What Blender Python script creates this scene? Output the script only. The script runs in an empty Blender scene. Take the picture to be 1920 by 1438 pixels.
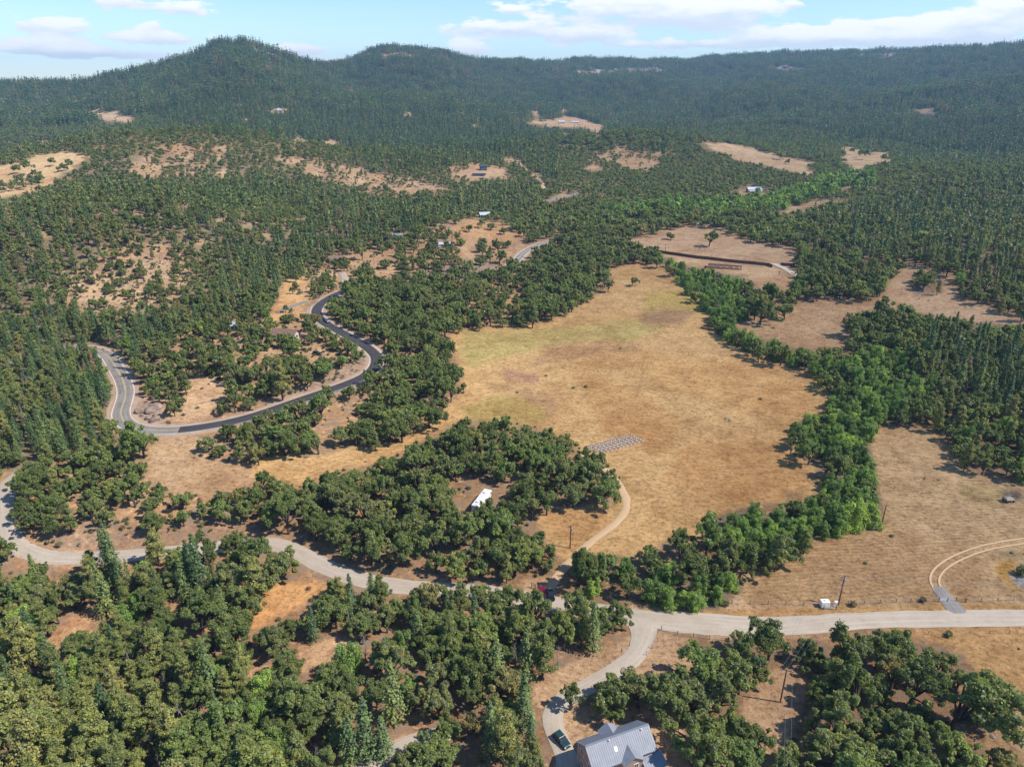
import bpy, bmesh, math, random
import numpy as np
from mathutils import Vector, Matrix
random.seed(7); RNG = np.random.default_rng(7)
sc = bpy.context.scene
COL = sc.collection
R_ = math.radians

# ------------------------------------------------------------------ camera
H = 125.0; F = 1331.0; PITCH = R_(23.1)
cam_d = bpy.data.cameras.new('camera'); cam = bpy.data.objects.new('camera', cam_d); COL.objects.link(cam)
cam_d.sensor_fit = 'HORIZONTAL'; cam_d.sensor_width = 36.0; cam_d.lens = 36.0 * F / 1920.0
cam_d.clip_start = 0.5; cam_d.clip_end = 40000
cam.location = (0, 0, H); cam.rotation_euler = (math.pi / 2 - PITCH, 0, 0)
sc.camera = cam
# ------------------------------------------------------------------ light
SUN_EL = R_(50); SUN_DIR = Vector((1.0, -0.22, 0)).normalized()      # towards the sun (horizontal)
sun_vec = Vector((SUN_DIR.x * math.cos(SUN_EL), SUN_DIR.y * math.cos(SUN_EL), math.sin(SUN_EL)))
sl = bpy.data.lights.new('sun', 'SUN'); so = bpy.data.objects.new('sun', sl); COL.objects.link(so)
sl.energy = 4.3; sl.angle = R_(0.55); sl.color = (1.0, 0.93, 0.83)
so.rotation_euler = (-sun_vec).to_track_quat('-Z', 'Y').to_euler()
so.location = (0, 0, 300)
sc.view_settings.view_transform = 'Standard'; sc.view_settings.look = 'None'
sc.view_settings.exposure = 0.6; sc.view_settings.gamma = 1.0
sc.cycles.use_denoising = True
sc.cycles.max_bounces = 5; sc.cycles.diffuse_bounces = 3; sc.cycles.glossy_bounces = 2
sc.cycles.transmission_bounces = 2; sc.cycles.volume_bounces = 0; sc.cycles.transparent_max_bounces = 4

class NT:
    """short-hand for building node trees"""
    def __init__(s, nt): s.nt = nt
    def n(s, t, **kw):
        nd = s.nt.nodes.new(t)
        for k, v in kw.items(): setattr(nd, k, v)
        return nd
    def link(s, a, b): s.nt.links.new(a, b)
    def set(s, sock, v):
        if hasattr(v, 'is_output') or isinstance(v, bpy.types.NodeSocket): s.link(v, sock)
        else: sock.default_value = v
    def math(s, op, a, b=None, c=None, clamp=False):
        nd = s.n('ShaderNodeMath', operation=op, use_clamp=clamp)
        for i, v in enumerate((a, b, c)):
            if v is not None: s.set(nd.inputs[i], v)
        return nd.outputs[0]
    def mix(s, f, a, b, mode='MIX'):
        nd = s.n('ShaderNodeMix', data_type='RGBA', blend_type=mode)
        s.set(nd.inputs[0], f); s.set(nd.inputs[6], a); s.set(nd.inputs[7], b)
        return nd.outputs[2]
    def noise(s, vec, scale, detail=3.0, rough=0.55, dist=0.0):
        nd = s.n('ShaderNodeTexNoise'); nd.inputs['Scale'].default_value = scale
        nd.inputs['Detail'].default_value = detail; nd.inputs['Roughness'].default_value = rough
        nd.inputs['Distortion'].default_value = dist
        if vec is not None: s.link(vec, nd.inputs['Vector'])
        return nd.outputs['Fac']
    def ramp(s, f, stops, interp='LINEAR'):
        nd = s.n('ShaderNodeValToRGB'); cr = nd.color_ramp; cr.interpolation = interp
        while len(cr.elements) < len(stops): cr.elements.new(0.5)
        for e, (p, c) in zip(cr.elements, stops):
            e.position = p; e.color = tuple(c) + ((1.0,) if len(c) == 3 else ())
        s.set(nd.inputs[0], f); return nd.outputs[0]
    def maprange(s, v, a, b, c=0.0, d=1.0, smooth=True):
        nd = s.n('ShaderNodeMapRange'); nd.interpolation_type = 'SMOOTHSTEP' if smooth else 'LINEAR'
        s.set(nd.inputs[0], v)
        for i, x in zip((1, 2, 3, 4), (a, b, c, d)): s.set(nd.inputs[i], x)
        return nd.outputs[0]

# ------------------------------------------------------------------ sky with clouds
def PXDIR(u, v):
    x = (u - 960) / F; y = (719 - v) / F
    return x, math.cos(PITCH) + y * math.sin(PITCH), -math.sin(PITCH) + y * math.cos(PITCH)
def azel(u, v):
    x, y, z = PXDIR(u, v); return math.atan2(x, y), math.atan2(z, math.hypot(x, y))
W = bpy.data.worlds.new('World'); sc.world = W; W.use_nodes = True
T = NT(W.node_tree); W.node_tree.nodes.clear()
sky = T.n('ShaderNodeTexSky', sky_type='NISHITA'); sky.sun_disc = False
sky.sun_elevation = SUN_EL; sky.sun_rotation = math.atan2(SUN_DIR.x, SUN_DIR.y); sky.altitude = 500
sky.air_density = 1.0; sky.dust_density = 0.1; sky.ozone_density = 1.0
tc = T.n('ShaderNodeTexCoord'); sep = T.n('ShaderNodeSeparateXYZ'); T.link(tc.outputs['Generated'], sep.inputs[0])
AZ = T.math('ARCTAN2', sep.outputs[0], sep.outputs[1]); EL = T.math('ARCSINE', sep.outputs[2])
cmb = T.n('ShaderNodeCombineXYZ'); T.link(AZ, cmb.inputs[0]); T.link(T.math('MULTIPLY', EL, 3.2), cmb.inputs[1])
nz1 = T.noise(cmb.outputs[0], 24, 9, 0.60, 0.1); nz2 = T.noise(cmb.outputs[0], 5.5, 3, 0.5)
clouds = [(1190, 8, 330, 52), (1330, 30, 150, 34), (925, 55, 170, 20), (1090, 70, 100, 16), (90, 48, 125, 24), (284, 50, 34, 18), (300, 72, 140, 18),
          (70, 88, 130, 20), (170, 100, 120, 14), (350, 20, 60, 20), (220, 4, 110, 20), (1480, 68, 130, 20), (1690, 46, 190, 18), (1840, 40, 150, 38),
          (1890, 8, 110, 28), (1600, 72, 200, 22), (1760, 72, 230, 24), (880, 92, 60, 20), (560, 92, 90, 16), (1300, 84, 240, 12), (1490, 10, 26, 9), (960, 20, 30, 9), (420, 105, 180, 14), (700, 120, 220, 10)]
tot = None; shade = None
for (u, v, su, sv) in clouds:
    a, e = azel(u, v); a2, _ = azel(u + su, v); _, e2 = azel(u, v - sv)
    dx = T.math('DIVIDE', T.math('SUBTRACT', AZ, a), abs(a2 - a) * .82); dy = T.math('DIVIDE', T.math('SUBTRACT', EL, e), abs(e2 - e) * .9)
    q = T.math('ADD', T.math('MULTIPLY', dx, dx), T.math('MULTIPLY', dy, dy))
    m = T.math('EXPONENT', T.math('MULTIPLY', q, -1.0)); mt = T.math('MULTIPLY', m, dy)
    tot = m if tot is None else T.math('ADD', tot, m); shade = mt if shade is None else T.math('ADD', shade, mt)
tot = T.math('MINIMUM', tot, 1.1)
gen = T.maprange(nz2, 0.50, 0.78, 0.0, 0.62)
outside = T.math('MAXIMUM', T.maprange(EL, R_(6.5), R_(10)), T.maprange(T.math('ABSOLUTE', AZ), R_(35), R_(40)))
base = T.math('MAXIMUM', tot, T.math('MULTIPLY', gen, T.math('ADD', 0.35, T.math('MULTIPLY', outside, 0.9))))
cm = T.math('ADD', base, T.math('MULTIPLY', T.math('SUBTRACT', nz1, 0.5), 2.3))
mask = T.maprange(cm, 0.50, 0.80)
sh = T.math('ADD', T.math('MULTIPLY', shade, 0.9), T.math('MULTIPLY', T.math('SUBTRACT', nz1, 0.5), 1.6))
ccol = T.mix(T.maprange(sh, -0.55, 0.35), (3.7, 4.0, 4.5, 1), (5.5, 5.4, 5.35, 1))
skyc = T.mix(1.0, sky.outputs[0], (0.59, 0.70, 0.84, 1), 'MULTIPLY')
fin = T.mix(T.math('MULTIPLY', mask, 0.88), skyc, ccol)
bg = T.n('ShaderNodeBackground'); T.link(fin, bg.inputs[0]); bg.inputs[1].default_value = 0.15
wo = T.n('ShaderNodeOutputWorld'); T.link(bg.outputs[0], wo.inputs[0])

# ------------------------------------------------------------------ pixel <-> world
def project(x, y, z):
    x = np.asarray(x, float); y = np.asarray(y, float); dz = np.asarray(z, float) - H
    cp, sp = math.cos(PITCH), math.sin(PITCH)
    d = y * cp - dz * sp; up = y * sp + dz * cp
    d = np.where(d < 1e-3, 1e-3, d)
    return 960 + F * x / d, 719 - F * up / d, d
# skyline: u, v of the bare ridge, distance of the ridge, distance where the slope starts
SKY = [(-700, 158, 3200, 1500), (-200, 158, 3200, 1500), (0, 158, 3100, 1500), (140, 157, 2900, 1450), (200, 147, 2800, 1400), (260, 134, 2750, 1350), (330, 116, 2700, 1300), (365, 105, 2650, 1280),
       (395, 89, 2650, 1280), (408, 82, 2650, 1280), (440, 80, 2650, 1280), (470, 82, 2650, 1280), (495, 94, 2680, 1300), (535, 107, 2720, 1350), (570, 116, 2800, 1400), (600, 124, 2900, 1400), (640, 121, 3100, 1450), (668, 110, 3200, 1500),
       (690, 98, 3250, 1550), (720, 90, 3250, 1550), (770, 93, 3250, 1600), (845, 101, 3250, 1650), (875, 113, 3350, 1700), (950, 116, 3600, 1750), (1100, 114, 3900, 1800), (1280, 117, 4100, 1800),
       (1340, 109, 4100, 1800), (1420, 102, 4100, 1750), (1600, 99, 4000, 1700), (1720, 95, 3900, 1600), (1820, 91, 3800, 1500), (1920, 85, 3700, 1400), (2200, 80, 3600, 1300), (2800, 90, 3500, 1200)]
_az = []; _zr = []; _R = []; _r0 = []
for (u, v, R, r0) in SKY:
    a, e = azel(u, v); _az.append(a); _R.append(R); _r0.append(r0); _zr.append(H + R * math.tan(e))
def vnoise(x, y, s, seed):
    """cheap smooth value noise"""
    xi = np.floor(x / s); yi = np.floor(y / s); fx = x / s - xi; fy = y / s - yi
    fx = fx * fx * (3 - 2 * fx); fy = fy * fy * (3 - 2 * fy)
    def h(i, j):
        k = np.sin(i * 127.1 + j * 311.7 + seed * 74.7) * 43758.5453
        return k - np.floor(k)
    return (h(xi, yi) * (1 - fx) + h(xi + 1, yi) * fx) * (1 - fy) + (h(xi, yi + 1) * (1 - fx) + h(xi + 1, yi + 1) * fx) * fy
BUMPS = [(-105, 335, 75, 95, 11), (-330, 560, 150, 190, 34), (-430, 1010, 190, 170, 52), (-150, 1050, 200, 120, 16), (210, 1330, 210, 130, 34), (-700, 900, 260, 260, 26),
         (330, 420, 140, 220, 10), (-70, 640, 90, 70, 8), (-120, 130, 60, 50, -5), (0, 205, 60, 40, 3), (-165, 190, 60, 60, 6), (620, 900, 240, 240, 14)]
def zf(x, y):
    x = np.asarray(x, float); y = np.asarray(y, float)
    r = np.hypot(x, y); a = np.arctan2(x, y)
    R = np.interp(a, _az, _R); r0 = np.interp(a, _az, _r0); zr = np.interp(a, _az, _zr)
    t = np.clip((r - r0) / (R - r0), 0, 1)
    z = zr * (0.55 * t + 0.45 * t ** 2.2)
    far = np.clip((r - 900) / 2200, 0, 1); edge = np.clip((R - r) / 500, 0, 1)
    z = z + far * edge * (vnoise(x, y, 420, 1) - 0.5) * 72 + far * edge * (vnoise(x, y, 150, 2) - 0.5) * 26
    z = np.where(r > R, zr - (r - R) * 0.16, z)
    z = np.maximum(z, -40)
    for (cx, cy, sx, sy, h) in BUMPS:
        z = z + h * np.exp(-((x - cx) / sx) ** 2 - ((y - cy) / sy) ** 2)
    nr = np.clip((r - 90) / 300, 0.15, 1)
    z = z + nr * ((vnoise(x, y, 60, 3) - 0.5) * 2.2 + (vnoise(x, y, 17, 4) - 0.5) * 0.5)
    return z
def ground(u, v):
    """first hit of the pixel's ray with the terrain"""
    u = np.atleast_1d(np.asarray(u, float)); v = np.atleast_1d(np.asarray(v, float))
    dx = (u - 960) / F; q = (719 - v) / F
    dy = math.cos(PITCH) + q * math.sin(PITCH); dz = -math.sin(PITCH) + q * math.cos(PITCH)
    ts = np.geomspace(60, 5500, 700)
    X = dx[:, None] * ts; Y = dy[:, None] * ts; Z = H + dz[:, None] * ts
    below = Z < zf(X, Y); k = np.where(below.any(1), below.argmax(1), len(ts) - 1)
    lo = ts[np.maximum(k - 1, 0)]; hi = ts[k]
    for _ in range(22):
        m = (lo + hi) / 2; b = (H + dz * m) < zf(dx * m, dy * m)
        hi = np.where(b, m, hi); lo = np.where(b, lo, m)
    m = (lo + hi) / 2
    return np.stack([dx * m, dy * m, zf(dx * m, dy * m)], 1)
def G(u, v): return Vector(ground(u, v)[0])

# ------------------------------------------------------------------ region maps traced from the photograph (half-size pixels)
MW, MH = 960, 719
def pts(s): return [tuple(float(c) for c in p.split(',')) for p in s.split()]
def raster(arr, s, val):
    P = [(a / 2, b / 2) for a, b in (pts(s) if isinstance(s, str) else s)]
    ys = [p[1] for p in P]; y0 = max(0, int(min(ys))); y1 = min(MH - 1, int(max(ys)) + 1)
    n = len(P)
    for y in range(y0, y1 + 1):
        yc = y + 0.5; xs = []
        for i in range(n):
            (xa, ya), (xb, yb) = P[i], P[(i + 1) % n]
            if (ya <= yc) != (yb <= yc): xs.append(xa + (yc - ya) * (xb - xa) / (yb - ya))
        xs.sort()
        for i in range(0, len(xs) - 1, 2):
            a = max(0, int(round(xs[i]))); b = min(MW, int(round(xs[i + 1])))
            if b > a: arr[y, a:b] = val
def band(line, w):
    """a polygon round a pixel polyline"""
    L = pts(line); a = []; b = []
    for i, (x, y) in enumerate(L):
        x0, y0 = L[max(0, i - 1)]; x1, y1 = L[min(len(L) - 1, i + 1)]
        d = math.hypot(x1 - x0, y1 - y0) or 1; nx, ny = -(y1 - y0) / d, (x1 - x0) / d
        a.append((x + nx * w / 2, y + ny * w / 2)); b.append((x - nx * w / 2, y - ny * w / 2))
    return a + b[::-1]
# region: name -> (packing, {species: weight}, size factor)
REG = {
 'bare': (9, {}, 1), 'sparse': (2.6, {'shrub': 1.0}, 0.9),
 'oak': (0.60, {'oak': .94, 'pine': .02, 'shrub': .04}, 1.0),
 'oak_open': (0.80, {'oak': .74, 'shrub': .18, 'pine': .08}, 0.9),
 'conif': (0.70, {'fir': .58, 'pine': .18, 'oak': .20, 'snag': .04}, 1.0),
 'conif_far': (0.74, {'fir': .95, 'oak': .05}, 1.0),
 'mix': (0.80, {'fir': .32, 'pine': .24, 'oak': .40, 'snag': .04}, 1.0),
 'scrub': (0.72, {'oak': .52, 'shrub': .36, 'pine': .10, 'snag': .02}, 0.62),
 'cedar': (0.66, {'fir': .55, 'pine': .25, 'oak': .2}, 1.15),
 'chap': (0.80, {'oak': .86, 'shrub': .08, 'pine': .04, 'fir': .02}, 0.74),
 'willow': (0.60, {'willow': .90, 'oak': .10}, 0.95),
 'poplar': (0.60, {'willow': .95, 'oak': .05}, 1.25),
 'front': (0.60, {'oak': .74, 'pine': .12, 'fir': .05, 'willow': .06, 'snag': .02}, 1.02),
 'corner': (0.56, {'oak': .40, 'pine': .40, 'fir': .10, 'willow': .06, 'snag': .04}, 1.1),
 'darkoak': (0.64, {'oak': .72, 'willow': .16, 'pine': .12}, 1.0),
}
REGN = list(REG); RID = {k: i for i, k in enumerate(REGN)}
veg = np.full((MH, MW), RID['oak'], np.int16); place = np.zeros((MH, MW), np.int16)
PLACES = ['on the wooded slopes above the valley', 'around the grey metal roofed house']
def reg(kind, s, where=None):
    raster(veg, s, RID[kind])
    if where:
        if where not in PLACES: PLACES.append(where)
        raster(place, s, PLACES.index(where))
W_GROVE = 'in the grove around the white trailer'; W_CREEK = 'along the creek beside the golden meadow'
W_LOW = 'in the woods below the pale gravel road'; W_HWY = 'on the slope below the black highway'
W_KNOLL = 'on the knoll inside the highway bend'; W_LEFT = 'in the woods between highway and gravel road'
W_CON = 'on the forested hillside above the highway'; W_RIGHT = 'in the dark woods right of the creek'
W_HOUSE = 'around the grey metal roofed house'; W_ROAD = 'in the thicket beside the parked red car'
reg('chap', '0,200 1920,200 1920,420 0,420')
reg('conif_far', '0,0 1920,0 1920,290 1780,280 1640,262 1500,236 1300,232 1230,222 1150,205 1000,196 940,225 840,240 640,232 560,205 300,200 250,190 0,200')
reg('conif_far', '250,200 560,200 700,235 980,236 1000,260 900,300 720,300 620,262 440,262 330,230')
reg('mix', '0,200 140,200 260,230 240,262 120,280 0,290')
reg('chap', '220,275 330,255 520,262 640,290 700,330 640,352 480,335 330,350 200,345')
reg('scrub', '250,305 300,270 350,262 400,275 380,330 300,345')
reg('scrub', '510,290 620,300 760,335 860,350 800,380 700,372 560,320')
reg('conif', '640,300 780,270 960,262 1000,280 980,310 860,320 700,330')
reg('scrub', '820,310 900,300 960,310 950,335 850,340', None)
reg('chap', '980,262 1130,265 1300,300 1400,330 1300,372 1120,380 1040,350 1020,300')
reg('conif', '1000,285 1046,272 1050,335 1010,345')
reg('scrub', '1080,300 1130,285 1190,272 1240,300 1230,318 1090,318')
reg('conif', '0,395 80,372 180,342 340,350 480,338 600,352 700,375 820,378 920,352 1010,350 1040,380 960,396 880,392 790,430 700,448 640,470 585,500 540,530 430,585 330,600 240,640 0,640', W_CON)
reg('mix', '0,395 80,372 180,342 260,346 330,400 400,440 430,500 380,600 240,640 0,640', W_CON)
reg('chap', '60,545 120,500 200,462 310,430 400,430 430,490 380,560 350,600 230,605 90,600', W_CON)
reg('scrub', '100,540 190,480 290,455 350,470 360,520 330,560 230,590 130,590')
reg('chap', '420,400 520,380 600,400 560,440 470,450', W_CON)
reg('mix', '0,560 120,590 230,610 320,600 400,590 380,640 260,680 200,655 0,660', W_CON)
reg('scrub', '560,520 620,470 700,470 790,445 870,410 960,430 940,500 800,520 640,535 570,560', None)
reg('oak_open', '600,470 720,450 860,440 980,430 1000,470 900,505 760,520 640,530', None)
reg('oak', '990,380 1180,400 1170,450 1120,490 1060,480 1000,440', None)
reg('oak', '640,545 700,535 860,525 960,515 990,490 1060,470 1130,480 1150,520 1090,560 1070,590 1000,610 960,590 880,585 830,600 830,640 850,665 835,700 790,720 740,745 705,715 730,680 700,640 650,610 610,595', W_HWY)
reg('oak_open', '870,545 960,530 985,560 960,600 870,590', None)
reg('oak', '505,780 560,755 640,730 720,720 760,745 830,770 835,790 800,800 740,830 640,838 560,830 510,815', W_HWY)
reg('oak_open', '270,640 380,600 480,580 600,580 690,660 690,690 640,715 540,745 440,775 320,795 260,745', W_KNOLL)
reg('oak', '430,690 520,690 620,640 640,690 580,720 500,745 420,775 380,770', W_KNOLL)
reg('mix', '0,640 180,655 200,690 225,720 225,760 190,810 280,820 270,860 220,900 60,900 0,880', W_LEFT)
reg('conif', '70,680 150,640 190,660 212,700 215,760 190,790 120,780', W_LEFT)
reg('oak', '40,890 120,850 280,830 270,880 240,930 210,990 100,1010 30,980', W_LEFT)
reg('oak_open', '230,900 330,870 400,910 470,900 460,970 330,1000 220,990', W_LEFT)
reg('sparse', '60,985 160,985 330,975 420,960 470,985 400,1010 260,1028 110,1030', W_LEFT)
reg('oak', '380,800 470,800 500,850 470,880 400,865 360,830', W_LEFT)
reg('bare', '300,815 370,815 400,860 500,870 480,910 400,920 330,930 280,900 265,860')
reg('oak_open', '380,820 440,800 500,810 495,850 470,875 400,865', W_LEFT)
reg('oak', '440,920 520,890 620,885 700,865 790,820 870,800 1000,800 1080,835 1140,880 1145,935 1080,950 1000,965 1030,1020 1040,1050 980,1085 880,1080 800,1040 700,1050 620,1030 540,1005 440,990', W_GROVE)
reg('bare', '735,832 800,800 838,765 862,735 870,700 850,660 838,622 905,612 1000,608 1065,588 1100,562 1142,540 1150,500 1190,492 1262,505 1310,540 1330,572 1325,612 1380,650 1450,678 1520,700 1548,735 1545,770 1480,800 1475,850 1535,885 1530,945 1420,945 1335,975 1322,1010 1250,1012 1205,1050 1120,1040 1070,1062 1035,1030 1000,972 1060,948 1145,945 1158,910 1125,868 1080,832 1000,796 880,786 785,828 720,868 620,882 560,912 470,888 500,852 580,855 650,840')
reg('oak_open', '640,730 700,735 735,760 700,800 640,830 580,835 570,800', W_HWY)
reg('willow', '1235,475 1300,500 1395,520 1400,590 1345,605 1300,560 1250,510', W_CREEK)
reg('willow', band('1345,590 1365,615 1400,632 1470,655 1540,688 1580,705', 26), W_CREEK)
reg('willow', '1560,690 1640,650 1720,665 1740,740 1700,790 1620,800 1640,860 1645,960 1600,1000 1530,990 1520,1000 1420,1055 1340,1040 1335,985 1380,955 1500,960 1545,900 1560,860 1490,830 1490,790 1545,770 1570,735', W_CREEK)
reg('darkoak', '1700,560 1800,590 1920,590 1920,900 1850,890 1790,850 1760,790 1740,740 1720,660 1690,620', W_RIGHT)
reg('cedar', '1720,590 1840,590 1920,620 1920,760 1800,760 1740,690', W_RIGHT)
reg('darkoak', '1400,420 1500,395 1640,380 1720,400 1800,520 1920,540 1920,600 1820,560 1700,520 1640,560 1480,560 1470,500 1480,450', W_RIGHT)
reg('mix', '1480,400 1600,390 1720,350 1920,320 1920,540 1830,540 1780,500 1700,480 1600,480 1500,470', W_RIGHT)
reg('conif', '1560,420 1700,370 1920,330 1920,460 1740,480 1620,470', W_RIGHT)
reg('poplar', '1120,398 1190,382 1290,374 1390,376 1480,352 1560,330 1640,318 1640,342 1540,362 1480,385 1390,398 1280,404 1180,412')
reg('oak', '1170,430 1190,400 1400,402 1500,410 1480,460 1410,445 1340,425 1250,420', None)
reg('bare', '1175,448 1260,424 1330,424 1400,452 1480,468 1490,505 1440,515 1320,492 1230,472')
reg('bare', '1240,478 1300,486 1440,512 1490,520 1470,560 1430,548 1400,520 1300,502')
reg('bare', '1370,612 1470,575 1560,556 1640,565 1700,585 1690,618 1600,640 1610,655 1500,655 1440,640')
reg('oak', '1575,605 1640,580 1705,575 1710,610 1670,650 1590,645', W_RIGHT)
reg('bare', '1640,575 1660,540 1700,492 1740,500 1790,520 1800,560 1920,592 1920,612 1830,605 1740,592')
reg('darkoak', '1710,510 1770,520 1770,545 1715,555', W_RIGHT)
reg('bare', '1298,261 1370,263 1440,282 1530,302 1520,327 1450,316 1380,300'); reg('bare', '1575,272 1672,284 1674,300 1610,320 1580,302')
reg('bare', '1450,395 1490,382 1560,374 1600,368 1600,376 1530,388 1470,402'); reg('bare', '1366,357 1400,354 1440,362 1400,367')
reg('bare', '0,310 60,292 138,286 172,298 130,322 90,345 60,368 0,372'); reg('chap', '0,345 60,318 100,322 70,345 0,360')
reg('bare', '148,204 200,204 254,216 240,230 190,226'); reg('bare', '500,205 545,205 540,215 505,213'); reg('bare', '984,225 1020,222 1080,214 1140,236 1120,248 1090,240 1000,232'); reg('bare', '990,206 1016,206 1012,218 994,218'); reg('bare', '1050,200 1068,200 1064,212 1050,212')
reg('bare', '880,312 955,316 950,336 880,336 850,326'); reg('bare', '1020,378 1080,352 1088,366 1030,380')
reg('bare', '860,415 950,420 960,440 930,452 870,445 '); reg('bare', '530,525 570,515 580,550 560,610 520,620 505,600')
reg('bare', '1155,300 1200,293 1240,312 1170,316'); reg('bare', '880,440 900,440 890,500 870,490')
reg('bare', '310,755 380,700 420,700 430,740 380,790 320,790'); reg('bare', '560,640 640,635 650,680 590,690 560,670', None)
reg('oak_open', '520,600 620,590 670,640 650,690 560,680', W_KNOLL)
reg('front', '0,1050 60,1040 180,1060 300,1060 440,1040 560,1060 620,1090 760,1115 900,1120 1000,1140 1120,1140 1190,1150 1180,1190 1060,1245 1010,1290 1040,1330 1030,1400 1040,1438 0,1438', W_LOW)
reg('corner', '0,1200 60,1215 330,1240 430,1300 460,1438 0,1438', W_LOW)
reg('bare', '500,1090 600,1085 620,1095 560,1140 480,1180 440,1180 480,1130'); reg('bare', '80,1200 140,1150 190,1135 190,1155 120,1215 90,1215')
reg('bare', '545,1215 620,1190 670,1185 670,1205 600,1240 560,1260'); reg('bare', '640,1420 760,1375 800,1375 740,1438 640,1438')
reg('darkoak', '1050,1060 1100,1035 1200,1040 1300,1060 1390,1075 1390,1100 1350,1140 1180,1135 1110,1120', W_ROAD)
reg('willow', '1200,1075 1290,1070 1390,1075 1390,1105 1345,1140 1220,1135', W_ROAD)
reg('bare', '1650,800 1755,792 1785,850 1840,895 1920,905 1920,1438 1850,1438 1850,1300 1800,1220 1640,1180 1590,1165 1500,1180 1420,1190 1300,1188 1210,1160 1190,1140 1350,1146 1395,1105 1400,1072 1460,1058 1530,1010 1655,990 1645,930 1640,870 1625,832')
reg('bare', '1000,1300 1040,1255 1190,1185 1300,1190 1300,1260 1290,1320 1260,1330 1240,1300 1100,1300 1030,1345 1010,1320')
reg('bare', '1040,1330 1260,1330 1300,1438 1040,1438'); reg('bare', '1330,1185 1640,1185 1640,1200 1330,1200')
reg('bare', '1390,1330 1440,1260 1500,1240 1520,1280 1470,1438 1395,1438')
reg('bare', '1690,1185 1920,1175 1920,1438 1860,1438 1840,1240')
reg('bare', band('192,664 207,674 218,692 230,714 235,735 230,757 226,775 232,790 252,803', 20)); reg('bare', band('240,800 295,808 350,806 420,795', 16)); reg('bare', band('420,792 480,776 560,748 640,722 684,704 704,688 706,668 680,646 640,623 606,602 594,584 606,566 640,548', 13))
reg('bare', '985,1085 1048,1085 1048,1132 985,1128')
reg('bare', '240,738 262,742 300,758 316,798 250,803 236,775'); reg('scrub', '262,715 330,700 345,740 300,760 265,742', W_KNOLL); reg('sparse', '640,690 690,655 708,680 650,712 560,742 500,762 500,750', W_KNOLL)
reg('bare', band('0,930 8,985 22,1015 50,1036 95,1046 160,1044', 24)); reg('bare', band('235,1040 290,1036', 18)); reg('bare', band('500,1018 528,1020 572,1042 622,1068 690,1087', 24)); reg('bare', band('965,490 985,474 1012,458 1050,450', 10))
# small irregular dry openings on the hillsides
OPEN = [(85,265,22,6),(90,437,14,10),(190,275,14,5),(280,320,26,16),(340,285,30,16),(415,285,10,14),(412,325,9,10),(460,225,14,5),(445,195,10,4),(525,208,24,6),(545,235,9,10),(470,240,12,6),(560,262,32,5),(620,265,22,6),(545,300,27,9),(600,320,20,12),(690,335,44,10),(770,352,42,7),(830,350,20,6),(660,315,18,7),
        (220,465,32,7),(250,480,30,10),(300,465,26,7),(160,545,26,12),(230,555,42,14),(310,565,32,9),(200,520,22,9),(470,415,16,8),(490,440,12,7),(420,410,12,6),(890,235,18,7),(770,215,16,7),(1110,318,18,4),(1140,295,18,5),(1180,300,14,5),(1205,308,20,7),(1240,290,14,4),(1170,275,9,6),(650,560,14,7),(560,545,14,9),(440,720,14,8),(400,705,18,11),(330,770,18,9),(570,655,15,7),(620,655,20,9),(545,600,16,14),(500,650,15,11),
        (960,560,8,12),(620,505,15,7),(700,480,16,7),(740,470,14,7),(1740,205,30,8),(350,385,14,6),(1000,330,10,5),(960,300,16,6),(930,285,10,5),(1060,250,14,4),(40,585,16,7),(330,640,10,8),(1700,470,14,7),(1640,440,10,5),(1850,470,12,6),(1590,350,16,5),(610,430,10,5),(740,500,12,7),(260,395,12,6),(380,455,12,6)]
opens = []
for n_, (u, v, a, b_) in enumerate(OPEN):
    P = []
    for k in range(12):
        q = random.uniform(.6, 1.25); th = 2 * math.pi * k / 12; P.append((u + a * q * math.cos(th), v + b_ * q * math.sin(th)))
    opens.append(P); reg('bare', P)
# what the ground itself is
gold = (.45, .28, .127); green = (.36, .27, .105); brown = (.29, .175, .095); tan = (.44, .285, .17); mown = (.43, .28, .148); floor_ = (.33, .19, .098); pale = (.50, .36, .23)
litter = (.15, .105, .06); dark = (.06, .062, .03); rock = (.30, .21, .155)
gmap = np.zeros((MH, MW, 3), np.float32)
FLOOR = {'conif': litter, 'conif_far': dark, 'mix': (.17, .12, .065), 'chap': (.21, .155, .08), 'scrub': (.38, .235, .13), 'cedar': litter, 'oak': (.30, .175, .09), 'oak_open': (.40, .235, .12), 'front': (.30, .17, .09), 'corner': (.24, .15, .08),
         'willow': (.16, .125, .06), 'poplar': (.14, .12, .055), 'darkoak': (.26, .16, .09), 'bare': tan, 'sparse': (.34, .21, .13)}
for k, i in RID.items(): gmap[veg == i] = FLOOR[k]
def gr(c, s): raster(gmap, s, c)
gr(gold, '735,832 800,800 838,765 862,735 870,700 850,660 838,622 905,612 1000,608 1065,588 1100,562 1142,540 1150,500 1190,492 1262,505 1310,540 1330,572 1325,612 1380,650 1450,678 1520,700 1560,735 1555,770 1500,800 1485,850 1545,885 1540,945 1420,945 1335,975 1322,1010 1250,1012 1205,1050 1120,1040 1070,1062 1035,1030 1000,972 1060,948 1145,945 1158,910 1125,868 1080,832 1000,796 880,786 785,828 720,868 620,882 560,912 470,888 500,852 580,855 650,840')
gr((.41, .255, .12), '1145,500 1250,505 1310,540 1280,560 1180,580 1080,600 1000,605 1060,590 1130,545')
gr(green, '865,620 950,622 1080,610 1200,596 1260,590 1250,615 1180,640 1090,640 1000,655 930,672 880,690 862,660')
gr((.37, .265, .10), '870,765 930,740 990,745 1030,760 1030,790 960,795 890,790')
gr((.36, .25, .085), '1210,545 1300,545 1330,580 1300,590 1200,600')
gr(brown, '1190,590 1240,575 1300,585 1280,608 1210,612'); gr((.37, .225, .115), '1020,650 1200,640 1190,655 1060,672 990,690')
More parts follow.
